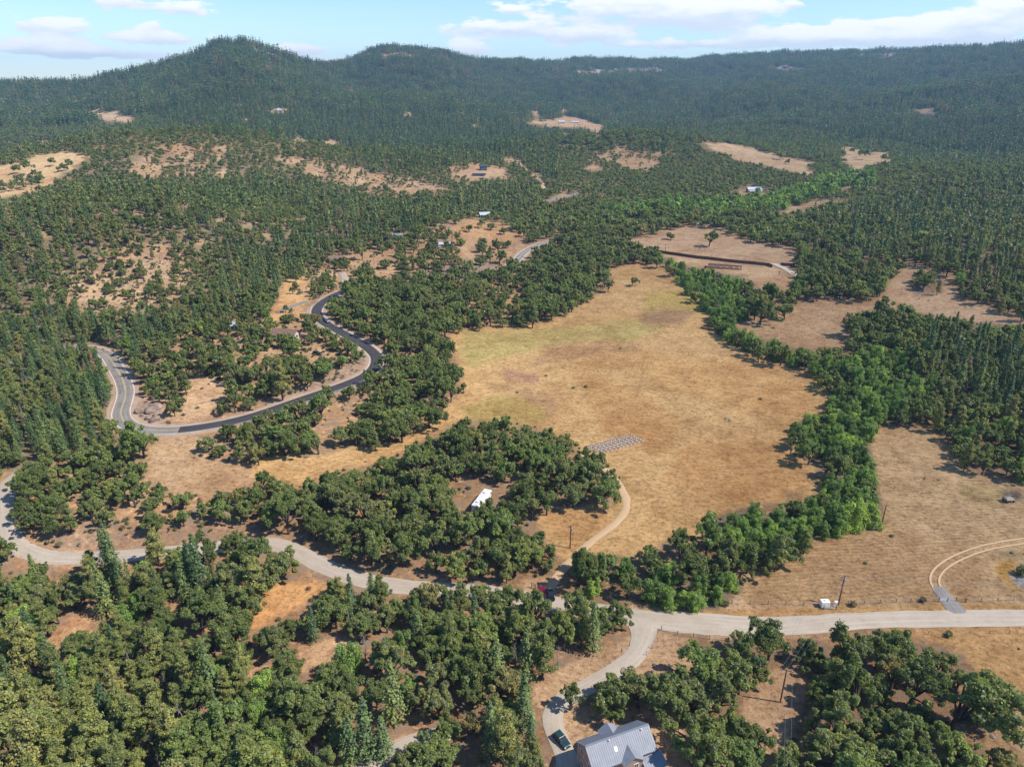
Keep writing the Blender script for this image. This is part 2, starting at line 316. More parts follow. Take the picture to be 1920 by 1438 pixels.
gr((.37, .23, .12), '920,720 1010,735 1055,755 1040,775 990,750'); gr((.36, .205, .12), '940,690 1010,700 1010,720 950,715')
gr((.47, .28, .12), '1180,660 1400,680 1530,730 1500,780 1380,770 1250,720'); gr((.41, .235, .10), '1300,830 1460,830 1520,890 1500,940 1350,940 1240,900')
gr((.41, .235, .10), '1080,700 1200,730 1280,790 1240,860 1130,800'); gr((.40, .23, .10), '1010,960 1130,955 1160,980 1080,1040')
gr((.26, .165, .085), '1498,892 1540,888 1540,905 1510,905'); gr((.27, .17, .085), '1466,920 1500,918 1510,938 1475,940')
gr(mown, '1650,800 1755,792 1785,850 1840,895 1920,905 1920,1138 1400,1136 1390,1105 1400,1072 1460,1058 1530,1010 1655,990 1645,930 1640,870 1625,832')
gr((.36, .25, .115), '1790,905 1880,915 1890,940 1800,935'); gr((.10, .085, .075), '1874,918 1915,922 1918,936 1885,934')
gr((.40, .22, .06), '1868,1058 1905,1048 1905,1070 1890,1075 1920,1108 1900,1108 1872,1080'); gr((.27, .25, .24), '1888,1078 1920,1082 1920,1104 1905,1098')
gr((.27, .19, .10), '1865,1030 1910,1035 1915,1052 1885,1048')
gr((.46, .27, .105), '1160,1140 1350,1146 1560,1140 1920,1134 1920,1146 1500,1152 1350,1160 1200,1150')
gr((.44, .255, .11), '1640,1180 1920,1172 1920,1438 1850,1438 1850,1300 1800,1220'); gr((.42, .27, .15), '1840,1330 1920,1300 1920,1438 1850,1438')
gr((.42, .27, .16), '1000,1300 1040,1255 1190,1185 1300,1190 1300,1260 1290,1320 1240,1300 1100,1300 1030,1345')
gr((.47, .26, .115), '500,1090 600,1085 620,1095 560,1140 480,1180 440,1180 480,1130'); gr((.38, .22, .12), '80,1200 140,1150 190,1135 190,1155 120,1215 90,1215')
gr((.385, .255, .15), '300,815 370,815 400,860 480,870 470,900 400,920 330,930 280,900 265,860')
gr((.40, .26, .16), '1175,448 1260,424 1330,424 1400,452 1480,468 1490,500 1440,500 1320,484 1230,468'); gr((.39, .25, .145), '1370,612 1470,575 1560,556 1640,565 1700,585 1690,618 1600,640 1610,655 1500,655 1440,640')
gr((.47, .32, .19), '1298,261 1370,263 1440,282 1530,302 1520,327 1450,316 1380,300'); gr((.47, .32, .19), '1575,272 1672,284 1674,300 1610,320 1580,302')
gr((.47, .32, .18), '0,310 60,292 138,286 172,298 130,322 90,345 60,368 0,372'); gr((.46, .33, .21), '148,204 200,204 254,216 240,230 190,226'); gr((.45, .30, .18), '984,225 1020,222 1080,214 1140,236 1120,248 1090,240 1000,232')
gr((.48, .29, .14), '530,525 570,515 580,550 560,610 520,620 505,600'); gr((.42, .25, .13), '860,415 950,420 960,440 930,452 870,445')
for s in ('250,312 292,290 300,330 275,340', '310,290 350,268 365,290 340,320', '400,275 420,270 425,300 405,310', '520,295 560,300 560,320 530,312', '590,300 615,310 600,330', '660,310 740,335 850,345 820,356 700,350', '1155,300 1200,293 1240,312 1170,316', '120,540 200,490 300,465 330,520 250,560 150,570', '700,95 780,100 800,108 720,108'):
    gr((.42, .27, .16), s)
for s in ('1060,128 1240,126 1250,138 1080,140', '1440,124 1510,126 1510,136 1450,134', '1600,100 1720,98 1720,108 1610,108', '1715,200 1770,208 1760,218 1720,212', '470,88 520,100 530,108 480,98', '985,112 1060,110 1060,118 990,120'):
    gr((.42, .33, .28), s)
gr(rock, '220,730 300,760 310,800 240,800 230,770'); gr((.30, .21, .15), '780,500 900,490 960,500 930,516 800,520'); gr((.37, .25, .17), '640,690 700,650 712,690 650,722 520,765 500,760')
for P in opens: gr((.42, .28, .165), P)
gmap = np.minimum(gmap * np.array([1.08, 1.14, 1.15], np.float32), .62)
def blur(a, n):
    for _ in range(n):
        p = np.pad(a, ((1, 1), (1, 1), (0, 0)), 'edge')
        a = (p[:-2, 1:-1] + p[2:, 1:-1] + p[1:-1, :-2] + p[1:-1, 2:] + 2 * p[1:-1, 1:-1]) / 6
    return a
gsoft = blur(gmap, 12); gfar = blur(gmap, 1)
mow = np.zeros((MH, MW, 1), np.float32); raster(mow[..., 0], '1650,810 1755,800 1785,855 1840,900 1920,910 1920,1010 1800,1040 1745,1080 1750,1125 1410,1128 1400,1100 1410,1075 1465,1062 1535,1015 1655,995', 1.0); mow = blur(mow, 3)[..., 0]
def warp(x, y, d):
    """ragged edges: a few metres of wander"""
    m = np.where(np.asarray(d) > 520, 17.0, 2.5) * F / np.maximum(d, 1)
    return (vnoise(x, y, 31, 40) + .6 * vnoise(x, y, 12, 41) - .8) * m, (vnoise(x, y, 31, 42) + .6 * vnoise(x, y, 12, 43) - .8) * m * .35
def lookup(arr, u, v):
    i = np.clip((np.asarray(v) / 2).astype(int), 0, MH - 1); j = np.clip((np.asarray(u) / 2).astype(int), 0, MW - 1)
    return arr[i, j]

# ------------------------------------------------------------------ materials
MATS = {}
def newmat(name):
    m = bpy.data.materials.new(name); m.use_nodes = True; m.node_tree.nodes.clear()
    t = NT(m.node_tree); out = t.n('ShaderNodeOutputMaterial'); MATS[name] = m
    return m, t, out
def plain(name, col, rough=0.7, metal=0.0, var=0.15, scale=3.0, spec=0.3, bump=0.0):
    m, t, out = newmat(name); b = t.n('ShaderNodeBsdfPrincipled'); g = t.n('ShaderNodeTexCoord')
    nz = t.noise(g.outputs['Object'], scale, 4)
    c = t.mix(t.maprange(nz, 0.25, 0.75), tuple(x * (1 - var) for x in col) + (1,), tuple(min(1, x * (1 + var)) for x in col) + (1,))
    t.link(c, b.inputs['Base Color']); b.inputs['Roughness'].default_value = rough; b.inputs['Metallic'].default_value = metal
    b.inputs['Specular IOR Level'].default_value = spec
    if bump:
        bp = t.n('ShaderNodeBump'); bp.inputs['Strength'].default_value = bump; t.link(nz, bp.inputs['Height']); t.link(bp.outputs[0], b.inputs['Normal'])
    t.link(b.outputs[0], out.inputs[0]); return m
def leafmat(name, stops, trans=0.3, isl=0.45, tint=(1.56, 1.60, 1.46, 1)):
    """foliage: one tint for each tree, a little light and dark from leaf clump to leaf clump"""
    m, t, out = newmat(name)
    oi = t.n('ShaderNodeObjectInfo'); ge = t.n('ShaderNodeNewGeometry')
    pi_ = oi.outputs['Object Index']; fac = t.mix(t.math('GREATER_THAN', pi_, 0.5), oi.outputs['Random'], t.math('DIVIDE', pi_, 1000.0))
    c = t.mix(1.0, t.ramp(fac, stops), tint, 'MULTIPLY'); nzp = t.noise(ge.outputs['Position'], 0.55, 2, .6)
    c = t.mix(t.maprange(nzp, .35, .7), t.mix(1.0, c, (.78, .80, .85, 1), 'MULTIPLY'), t.mix(1.0, c, (1.30, 1.22, .98, 1), 'MULTIPLY'))
    f = t.math('ADD', 1.0 - isl, t.math('MULTIPLY', ge.outputs['Random Per Island'], 2 * isl))
    cc = t.n('ShaderNodeVectorMath', operation='SCALE'); t.link(c, cc.inputs[0]); t.link(f, cc.inputs['Scale'])
    d = t.n('ShaderNodeBsdfDiffuse'); d.inputs['Roughness'].default_value = 0.5; t.link(cc.outputs[0], d.inputs[0])
    tr = t.n('ShaderNodeBsdfTranslucent'); t2 = t.mix(1.0, cc.outputs[0], (1.25, 1.25, 0.55, 1), 'MULTIPLY'); t.link(t2, tr.inputs[0])
    gl = t.n('ShaderNodeBsdfGlossy'); gl.inputs['Roughness'].default_value = 0.45; gl.inputs[0].default_value = (1, 1, 1, 1)
    mx = t.n('ShaderNodeMixShader'); mx.inputs[0].default_value = trans; t.link(d.outputs[0], mx.inputs[1]); t.link(tr.outputs[0], mx.inputs[2])
    m2 = t.n('ShaderNodeMixShader'); m2.inputs[0].default_value = 0.018; t.link(mx.outputs[0], m2.inputs[1]); t.link(gl.outputs[0], m2.inputs[2])
    t.link(m2.outputs[0], out.inputs[0]); return m
M_OAK = leafmat('oak_leaves', [(0, (.098, .122, .042)), (.3, (.120, .150, .052)), (.55, (.145, .172, .062)), (.7, (.155, .162, .075)), (.85, (.128, .178, .056)), (.95, (.190, .212, .070)), (1, (.205, .168, .080))], 0.42, .34)
M_FIR = leafmat('fir_needles', [(0, (.058, .088, .042)), (.35, (.075, .106, .046)), (.7, (.105, .132, .052)), (.9, (.140, .155, .056)), (.955, (.160, .150, .062)), (.97, (.185, .125, .085)), (1, (.20, .125, .088))], 0.25, 0.5, (1.62, 1.78, 1.66, 1))
M_PINE = leafmat('pine_needles', [(0, (.118, .138, .050)), (.4, (.150, .165, .058)), (.75, (.172, .178, .064)), (1, (.20, .188, .075))], 0.25, 0.5)
M_WIL = leafmat('willow_leaves', [(0, (.098, .148, .046)), (.4, (.125, .192, .055)), (.75, (.168, .245, .066)), (1, (.235, .305, .075))], 0.38, 0.5)
M_SHR = leafmat('shrub_leaves', [(0, (.11, .095, .062)), (.35, (.10, .105, .050)), (.7, (.085, .105, .042)), (.9, (.15, .10, .078)), (1, (.17, .085, .068))], 0.2, 0.4)
M_BARK = plain('bark', (.085, .066, .050), 0.9, var=.35); M_DEAD = plain('dead_wood', (.24, .215, .19), 0.85, var=.3)
M_POLE = plain('pole_wood', (.13, .075, .042), 0.85, var=.3, scale=5); M_POST = plain('post_wood', (.17, .13, .10), 0.9, var=.3)
M_STEEL = plain('galvanised_steel', (.52, .53, .54), 0.4, 0.7, .12); M_WIRE = plain('wire', (.34, .34, .35), 0.4, 0.5, .1)
M_WHITE = plain('white_paint', (.78, .77, .74), 0.45, var=.06); M_DIRTY = plain('weathered_white', (.60, .59, .57), 0.55, var=.22, scale=1.5)
M_GLASS = plain('dark_glass', (.018, .022, .028), 0.08, var=.2, spec=.6); M_RUB = plain('rubber', (.02, .02, .02), 0.8)
M_ROCK = plain('rock', (.235, .175, .140), 0.95, var=.45, scale=1.2, bump=.6); M_GROCK = plain('grey_rock', (.17, .16, .155), 0.95, var=.4, scale=1.5, bump=.6)
M_YEL = plain('sign_yellow', (.72, .40, .02), 0.5, var=.05); M_BLK = plain('black_paint', (.015, .015, .016), 0.5)
M_SOIL = plain('soil', (.22, .135, .075), 0.95, var=.4, scale=4)
M_DECK = plain('deck_boards', (.36, .22, .15), 0.8, var=.25, scale=2)
M_BRFENCE = plain('brown_boards', (.105, .055, .036), 0.85, var=.3, scale=1.5)

# ground
MG, t, out = newmat('dry_ground')
ge = t.n('ShaderNodeNewGeometry'); at = t.n('ShaderNodeAttribute'); at.attribute_name = 'gcol'; am = t.n('ShaderNodeAttribute'); am.attribute_name = 'mow'
P_ = ge.outputs['Position']
n1 = t.noise(P_, 0.018, 4, .6, .4); n2 = t.noise(P_, 0.11, 5, .65, .5); n3 = t.noise(P_, 0.75, 4, .7); n4 = t.noise(P_, 2.6, 2, .6)
mp = t.n('ShaderNodeMapping'); mp.inputs['Scale'].default_value = (0.65, 1.35, 1); mp.inputs['Rotation'].default_value = (0, 0, R_(20)); t.link(P_, mp.inputs[0])
n5 = t.noise(mp.outputs[0], 0.5, 4, .7)
c = at.outputs['Color']
c = t.mix(t.maprange(n1, .38, .66, 0, .5), c, (.66, .52, .42, 1), 'MULTIPLY')
c = t.mix(t.maprange(n2, .42, .72, 0, .55), c, (.56, .48, .42, 1), 'MULTIPLY')
c = t.mix(t.maprange(n2, .5, .24, 0, .5), c, (1.22, 1.2, 1.15, 1), 'MULTIPLY')
c = t.mix(t.maprange(n5, .40, .72, 0, .6), c, (.62, .56, .50, 1), 'MULTIPLY')
c = t.mix(t.maprange(n5, .46, .25, 0, .7), c, (1.30, 1.28, 1.22, 1), 'MULTIPLY')
c = t.mix(t.maprange(n3, .45, .68, 0, .8), c, (.52, .47, .44, 1), 'MULTIPLY')
c = t.mix(t.maprange(n4, .52, .28, 0, .8), c, (1.42, 1.40, 1.34, 1), 'MULTIPLY')
mp2 = t.n('ShaderNodeMapping'); mp2.inputs['Rotation'].default_value = (0, 0, R_(-6)); t.link(P_, mp2.inputs[0])
wv = t.n('ShaderNodeTexWave', bands_direction='Y'); wv.inputs['Scale'].default_value = 0.23; wv.inputs['Distortion'].default_value = 5.0; wv.inputs['Detail'].default_value = 4; wv.inputs['Detail Scale'].default_value = 0.6
t.link(mp2.outputs[0], wv.inputs['Vector'])
c = t.mix(t.math('MULTIPLY', t.maprange(wv.outputs['Fac'], .35, .8), t.math('MULTIPLY', am.outputs['Fac'], .26)), c, (.56, .50, .44, 1), 'MULTIPLY')
aw = t.n('ShaderNodeAttribute'); aw.attribute_name = 'wood'; n6 = t.noise(P_, 0.33, 5, .75, .6)
c = t.mix(t.math('MULTIPLY', t.maprange(n6, .44, .62, 0, .85), aw.outputs['Fac']), c, (.215, .165, .125, 1)); c = t.mix(t.math('MULTIPLY', t.maprange(n6, .44, .30, 0, .7), aw.outputs['Fac']), c, (.50, .37, .25, 1))
b = t.n('ShaderNodeBsdfDiffuse'); b.inputs['Roughness'].default_value = 0.9; t.link(c, b.inputs[0])
bp = t.n('ShaderNodeBump'); bp.inputs['Strength'].default_value = 0.5; bp.inputs['Distance'].default_value = 0.5; t.link(t.math('ADD', n3, t.math('MULTIPLY', n4, .5)), bp.inputs['Height']); t.link(bp.outputs[0], b.inputs['Normal'])
t.link(b.outputs[0], out.inputs[0])
def roadmat(name, col, dark_, light):
    m, t, out = newmat(name); g = t.n('ShaderNodeNewGeometry'); u = t.n('ShaderNodeUVMap'); b = t.n('ShaderNodeBsdfPrincipled')
    sp = t.n('ShaderNodeSeparateXYZ'); t.link(u.outputs[0], sp.inputs[0])
    na = t.noise(g.outputs['Position'], 0.22, 5, .7); nb = t.noise(g.outputs['Position'], 1.7, 3, .7)
    mp = t.n('ShaderNodeMapping'); mp.inputs['Scale'].default_value = (7.0, 0.05, 1); t.link(u.outputs[0], mp.inputs[0]); nc = t.noise(mp.outputs[0], 1.0, 4, .6)
    c = t.mix(t.maprange(na, .35, .7, 0, .8), tuple(col) + (1,), tuple(dark_) + (1,)); c = t.mix(t.maprange(nc, .45, .68, 0, .75), c, tuple(light) + (1,)); c = t.mix(t.maprange(nb, .5, .75, 0, .35), c, (.7, .66, .62, 1), 'MULTIPLY')
    t.link(c, b.inputs['Base Color']); b.inputs['Roughness'].default_value = 0.9; b.inputs['Specular IOR Level'].default_value = 0.15
    t.link(b.outputs[0], out.inputs[0]); return m
M_GRAVEL = roadmat('pale_gravel', (.385, .325, .26), (.32, .265, .205), (.44, .38, .31)); M_ASPH = roadmat('black_asphalt', (.042, .042, .048), (.055, .053, .056), (.075, .072, .072))
M_ASPHO = roadmat('grey_asphalt', (.215, .20, .185), (.15, .14, .13), (.28, .255, .23)); M_SHOULD = roadmat('gravel_shoulder', (.37, .26, .185), (.28, .19, .13), (.43, .32, .23)); M_DIRT = roadmat('dirt_track', (.455, .315, .185), (.42, .28, .15), (.49, .36, .235))
M_MARKW = plain('road_paint_white', (.68, .67, .64), .7, var=.15); M_MARKY = plain('road_paint_yellow', (.55, .42, .16), .7, var=.15)

# ------------------------------------------------------------------ small mesh kit
def tag(o, label=None, cat=None, group=None, kind=None):
    for k, v in (('label', label), ('category', cat), ('group', group), ('kind', kind)):
        if v: o[k] = v
    return o
def fast_mesh(name, verts, quads, mats, matidx=None, smooth=False):
    me = bpy.data.meshes.new(name); V = np.asarray(verts, np.float32); Q = np.asarray(quads, np.int32); k = Q.shape[1]
    me.vertices.add(len(V)); me.vertices.foreach_set('co', V.ravel()); me.loops.add(Q.size); me.loops.foreach_set('vertex_index', Q.ravel())
    me.polygons.add(len(Q)); me.polygons.foreach_set('loop_start', np.arange(0, Q.size, k, dtype=np.int32)); me.polygons.foreach_set('loop_total', np.full(len(Q), k, np.int32))
    for m in mats: me.materials.append(m)
    if matidx is not None: me.polygons.foreach_set('material_index', np.asarray(matidx, np.int32))
    me.update(calc_edges=True); me.validate()
    if smooth: me.polygons.foreach_set('use_smooth', np.ones(len(Q), bool))
    return me
class MB:
    def __init__(s): s.v = []; s.f = []
    def add(s, V, Fc):
        n = len(s.v); s.v += [tuple(p) for p in V]; s.f += [tuple(n + i for i in f) for f in Fc]; return s
    def box(s, c, d, rz=0.0, M=None):
        x, y, z = (q / 2 for q in d); co, si = math.cos(rz), math.sin(rz); V = []
        for sx, sy, sz in ((-1, -1, -1), (1, -1, -1), (1, 1, -1), (-1, 1, -1), (-1, -1, 1), (1, -1, 1), (1, 1, 1), (-1, 1, 1)):
            a, b = sx * x, sy * y; V.append((c[0] + a * co - b * si, c[1] + a * si + b * co, c[2] + sz * z))
        return s.add(V, [(0, 3, 2, 1), (4, 5, 6, 7), (0, 1, 5, 4), (1, 2, 6, 5), (2, 3, 7, 6), (3, 0, 4, 7)])
    def prism(s, prof, y0, y1, axis='y'):
        """profile (a,b) extruded; axis y: a->x, b->z"""
        n = len(prof)
        mk = {'y': lambda a, b, h: (a, h, b), 'x': lambda a, b, h: (h, a, b), 'z': lambda a, b, h: (a, b, h)}[axis]
        V = [mk(a, b, y0) for a, b in prof] + [mk(a, b, y1) for a, b in prof]
        return s.add(V, [tuple(range(n))[::-1], tuple(range(n, 2 * n))] + [(i, (i + 1) % n, n + (i + 1) % n, n + i) for i in range(n)])
    def slab(s, quad, th):
        """a quad with thickness below it"""
        a, b, c, d = (Vector(q) for q in quad); nrm = (b - a).cross(d - a).normalized() * th
        return s.add([a, b, c, d, a - nrm, b - nrm, c - nrm, d - nrm], [(0, 1, 2, 3), (7, 6, 5, 4), (0, 4, 5, 1), (1, 5, 6, 2), (2, 6, 7, 3), (3, 7, 4, 0)])
    def tube(s, P, rad, n=6, cap=True):
        P = [Vector(p) for p in P]; rings = []
        for i, p in enumerate(P):
            d = (P[min(i + 1, len(P) - 1)] - P[max(i - 1, 0)]).normalized(); a = d.orthogonal().normalized(); b_ = d.cross(a)
            r = rad[i] if hasattr(rad, '__len__') else rad
            rings.append([p + a * (r * math.cos(2 * math.pi * k / n)) + b_ * (r * math.sin(2 * math.pi * k / n)) for k in range(n)])
        V = [q for g in rings for q in g]; Fc = []
        for i in range(len(P) - 1):
            for k in range(n): Fc.append((i * n + k, i * n + (k + 1) % n, (i + 1) * n + (k + 1) % n, (i + 1) * n + k))
        if cap: Fc += [tuple(range(n))[::-1], tuple((len(P) - 1) * n + k for k in range(n))]
        return s.add(V, Fc)
    def cyl(s, c, r, h, n=14, axis='z'):
        c = Vector(c); d = {'z': Vector((0, 0, 1)), 'y': Vector((0, 1, 0)), 'x': Vector((1, 0, 0))}[axis] * (h / 2)
        return s.tube([c - d, c + d], r, n)
    def mesh(s, name, mat):
        me = bpy.data.meshes.new(name); me.from_pydata(s.v, [], s.f); me.update(); me.materials.append(mat)
        bm = bmesh.new(); bm.from_mesh(me); bmesh.ops.recalc_face_normals(bm, faces=bm.faces); bm.to_mesh(me); bm.free(); return me
    def build(s, name, mat, parent=None, bevel=0.0):
        o = bpy.data.objects.new(name, s.mesh(name, mat)); COL.objects.link(o)
        if parent: o.parent = parent
        if bevel:
            md = o.modifiers.new('bevel', 'BEVEL'); md.width = bevel; md.segments = 2; md.limit_method = 'ANGLE'
        return o
def link(name, me, parent=None, loc=(0, 0, 0), rz=0, scale=1.0):
    o = bpy.data.objects.new(name, me); COL.objects.link(o); o.location = loc; o.rotation_euler = (0, 0, rz)
    o.scale = (scale,) * 3 if not hasattr(scale, '__len__') else scale
    if parent: o.parent = parent
    return o
def thing(name, label, cat, loc, rz=0.0, group=None):
    o = bpy.data.objects.new(name, None); COL.objects.link(o); o.empty_display_size = 0.5
    o.location = loc; o.rotation_euler = (0, 0, rz); return tag(o, label, cat, group)

# ------------------------------------------------------------------ roads: centre lines in world metres
def centre(px, step=2.5):
    P = ground([p[0] for p in pts(px)], [p[1] for p in pts(px)])[:, :2]
    Q = []
    for i in range(len(P) - 1):
        p0, p1, p2, p3 = P[max(i - 1, 0)], P[i], P[i + 1], P[min(i + 2, len(P) - 1)]
        n = max(2, int(np.hypot(*(p2 - p1)) / step))
        for k in range(n):
            s = k / n; Q.append(0.5 * (2 * p1 + (p2 - p0) * s + (2 * p0 - 5 * p1 + 4 * p2 - p3) * s * s + (3 * p1 - p0 - 3 * p2 + p3) * s ** 3))
    Q.append(P[-1]); Q = np.array(Q)
    for _ in range(3): Q[1:-1] = (Q[:-2] + 2 * Q[1:-1] + Q[2:]) / 4
    z = zf(Q[:, 0], Q[:, 1])
    for _ in range(30): z[1:-1] = (z[:-2] + 2 * z[1:-1] + z[2:]) / 4
    return np.column_stack([Q, z])
HWY = centre('1075,446 1050,450 1012,458 982,474 965,492 935,508 870,520 770,529 690,537 640,548 606,566 593,584 604,602 640,623 680,646 706,668 704,688 684,706 640,724 560,751 480,779 420,794 350,805 295,808 252,803 231,790 226,774 232,755 236,735 230,712 217,690 207,672 194,662 172,655 120,652 40,675 -60,700')
GRAV = centre('60,872 30,890 12,912 4,945 8,985 22,1015 50,1036 95,1046 180,1046 300,1036 400,1026 480,1017 528,1020 572,1042 622,1068 690,1089 770,1101 860,1106 940,1114 1010,1126 1080,1140 1140,1151 1210,1160 1300,1167 1400,1174 1490,1172 1580,1165 1680,1160 1800,1158 1960,1157 2100,1157')
DRIVE = centre('1205,1164 1208,1186 1203,1212 1184,1238 1145,1262 1095,1290 1055,1312 1035,1332 1035,1355 1048,1385 1062,1415 1068,1460')
DRIVE2 = centre('660,1460 700,1425 740,1402 790,1382 850,1370')
TRACK = centre('1082,852 1115,864 1145,888 1172,925 1176,950 1160,975 1125,1002 1090,1030 1062,1058 1040,1085 1022,1118')
RUTS = centre('1960,1008 1905,1016 1850,1026 1805,1041 1770,1060 1752,1080 1752,1096 1762,1108', 1.5)
APRON = centre('1758,1100 1775,1122 1800,1150', 1.5)
FARRD = centre('972,305 985,318 1000,330 1016,342 1020,362', 4)
FARRD2 = centre('1022,378 1050,372 1088,362', 4)
KNDRV = centre('640,538 648,525 640,510'); KNDRV2 = centre('520,586 548,574 575,566', 2)
FIELDRD = centre('1178,464 1186,452', 3); FENRD = centre('1500,520 1480,508 1450,494', 3)
ROADS = [('highway', HWY, 5.4), ('gravel', GRAV, 3.6), ('drive', DRIVE, 2.3), ('drive2', DRIVE2, 2.1), ('track', TRACK, 1.6), ('ruts', RUTS, 1.9), ('apron', APRON, 2.0), ('farrd', FARRD, 3), ('farrd2', FARRD2, 4), ('kd', KNDRV, 3), ('kd2', KNDRV2, 2)]

# ------------------------------------------------------------------ terrain sheet
fine = np.radians(np.linspace(-49, 49, 880)); rest = np.radians(np.linspace(49, 311, 66)[1:-1])
ang = np.concatenate([fine, rest]); NA = len(ang)
rad = np.concatenate([np.linspace(12, 70, 10)[:-1], np.geomspace(70, 900, 560)[:-1], np.geomspace(900, 4600, 210)[:-1], np.geomspace(4600, 9000, 14)]); NR = len(rad)
A, Rr = np.meshgrid(ang, rad); TX = (Rr * np.sin(A)).ravel(); TY = (Rr * np.cos(A)).ravel(); TZ = zf(TX, TY)
roadd = np.full(len(TX), 99.0)
for (nm, C, hw) in ROADS:
    x0, y0 = C[:, 0].min() - 14, C[:, 1].min() - 14; x1, y1 = C[:, 0].max() + 14, C[:, 1].max() + 14
    idx = np.where((TX > x0) & (TX < x1) & (TY > y0) & (TY < y1))[0]
    best = np.full(len(idx), 1e9); bz = np.zeros(len(idx))
    for i in range(0, len(C), 1):
        d2 = (TX[idx] - C[i, 0]) ** 2 + (TY[idx] - C[i, 1]) ** 2
        k = d2 < best; best[k] = d2[k]; bz[k] = C[i, 2]
    d = np.sqrt(best); s = np.clip((d - hw - 0.8) / 6.0, 0, 1); s = s * s * (3 - 2 * s)
    m = d < hw + 6.8
    TZ[idx[m]] = TZ[idx[m]] * s[m] + (bz[m] - 0.10) * (1 - s[m])
    roadd[idx] = np.minimum(roadd[idx], d - hw)
pu, pv, pd = project(TX, TY, TZ)
_w = warp(TX, TY, np.maximum(pd, 60)); pu = pu + _w[0]; pv = pv + _w[1]
pu = np.where(TY < 5, 960, pu); pv = np.where((pd < 5), 1437, pv)
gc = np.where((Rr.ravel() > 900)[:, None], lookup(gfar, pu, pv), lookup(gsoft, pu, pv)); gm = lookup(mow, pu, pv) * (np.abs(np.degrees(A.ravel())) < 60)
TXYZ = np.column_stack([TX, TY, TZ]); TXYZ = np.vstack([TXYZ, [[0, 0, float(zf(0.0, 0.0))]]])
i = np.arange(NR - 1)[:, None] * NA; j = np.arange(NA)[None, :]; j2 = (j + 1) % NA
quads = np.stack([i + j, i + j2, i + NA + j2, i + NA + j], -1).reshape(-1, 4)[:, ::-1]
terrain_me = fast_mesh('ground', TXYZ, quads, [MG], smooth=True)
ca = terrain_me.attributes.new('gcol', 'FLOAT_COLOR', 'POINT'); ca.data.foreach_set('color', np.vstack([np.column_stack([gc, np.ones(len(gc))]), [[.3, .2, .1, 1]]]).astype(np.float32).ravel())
ma = terrain_me.attributes.new('mow', 'FLOAT', 'POINT'); ma.data.foreach_set('value', np.append(gm, 0).astype(np.float32))
wmap = blur((~np.isin(veg, [RID['bare']])).astype(np.float32)[..., None], 6)[..., 0]
wa = terrain_me.attributes.new('wood', 'FLOAT', 'POINT'); wa.data.foreach_set('value', np.append(lookup(wmap, pu, pv) * (Rr.ravel() < 1000), 0).astype(np.float32))
tag(link('ground', terrain_me), 'dry golden grassland and forest floor of the valley and hills', 'ground', kind='structure')
def gz(x, y): return float(zf(np.array([x]), np.array([y]))[0])

def ribbon(name, C, w, mat, label, lift=0.0, off=0.0, cat='road', parent=None, dash=None, wfun=None):
    n = len(C); D = np.gradient(C[:, :2], axis=0); D /= np.linalg.norm(D, axis=1)[:, None] + 1e-9; N = np.column_stack([-D[:, 1], D[:, 0]])
    s = np.concatenate([[0], np.cumsum(np.hypot(*np.diff(C[:, :2], axis=0).T))])
    ws = np.full(n, w) if wfun is None else wfun(C, s) * w
    cols = 5 if w > 1 else 2; V = []; UV = []
    for k in range(cols):
        f = k / (cols - 1) - 0.5; crown = 0.06 * (1 - (2 * f) ** 2) if w > 3 else 0
        jit = (vnoise(C[:, 0], C[:, 1], 3.0, 20 + k) - .5) * (0.6 if (k in (0, cols - 1) and w > 2 and mat in (M_GRAVEL, M_DIRT, M_SHOULD)) else 0)
        o = off + f * ws + jit * np.sign(f)
        V.append(np.column_stack([C[:, :2] + N * o[:, None], C[:, 2] + lift + crown - (0.12 if (k in (0, cols - 1) and w > 2) else 0)])); UV.append(np.column_stack([np.full(n, k / (cols - 1)), s]))
    V = np.stack(V, 1).reshape(-1, 3); UV = np.stack(UV, 1).reshape(-1, 2)
    a = np.arange(n - 1)
    if dash: a = a[(s[:-1] % dash[0]) < dash[1]]
    q = np.concatenate([np.stack([a * cols + k, a * cols + k + 1, (a + 1) * cols + k + 1, (a + 1) * cols + k], -1) for k in range(cols - 1)])[:, ::-1]
    me = fast_mesh(name, V, q, [mat], smooth=True); ul = me.uv_layers.new(name='UVMap')
    vi = np.zeros(len(me.loops), np.int32); me.loops.foreach_get('vertex_index', vi); ul.data.foreach_set('uv', UV[vi].astype(np.float32).ravel())
    if me.polygons[0].normal.z < 0: me.flip_normals()
    o = link(name, me)
    if parent: o.parent = parent
    else: tag(o, label, cat, kind='structure')
    return o
def hseg(a, b): return HWY[a:b]
up = project(HWY[:, 0], HWY[:, 1], HWY[:, 2]); k_old = int(np.argmin(np.abs(up[0] - 330) + 3 * np.abs(up[1] - 806)))
k_top = int(np.argmin(np.hypot(up[0] - 965, up[1] - 492)))
ribbon('road_shoulder', HWY, 11.0, M_SHOULD, 'gravel shoulders of the winding highway', 0.02, cat='shoulder')
ra = ribbon('highway', HWY[k_top:k_old + 1], 7.2, M_ASPH, 'newly laid black asphalt highway winding round the oak knoll', 0.10)
rb = ribbon('highway', HWY[k_old:], 7.2, M_ASPHO, 'older grey asphalt stretch of the highway at the sharp bend', 0.10)
rc = ribbon('highway', HWY[:k_top + 1], 7.2, M_ASPHO, 'older grey asphalt stretch of the highway beside the upper meadow', 0.10)
for par, C in ((rb, HWY[k_old:]), (rc, HWY[:k_top + 1])):
    for s_ in (-1, 1): ribbon('edge_line', C, 0.22, M_MARKW, '', 0.125, s_ * 3.2, parent=par)
    for s_ in (-1, 1): ribbon('centre_line', C, 0.14, M_MARKY, '', 0.178, s_ * 0.17, parent=par)
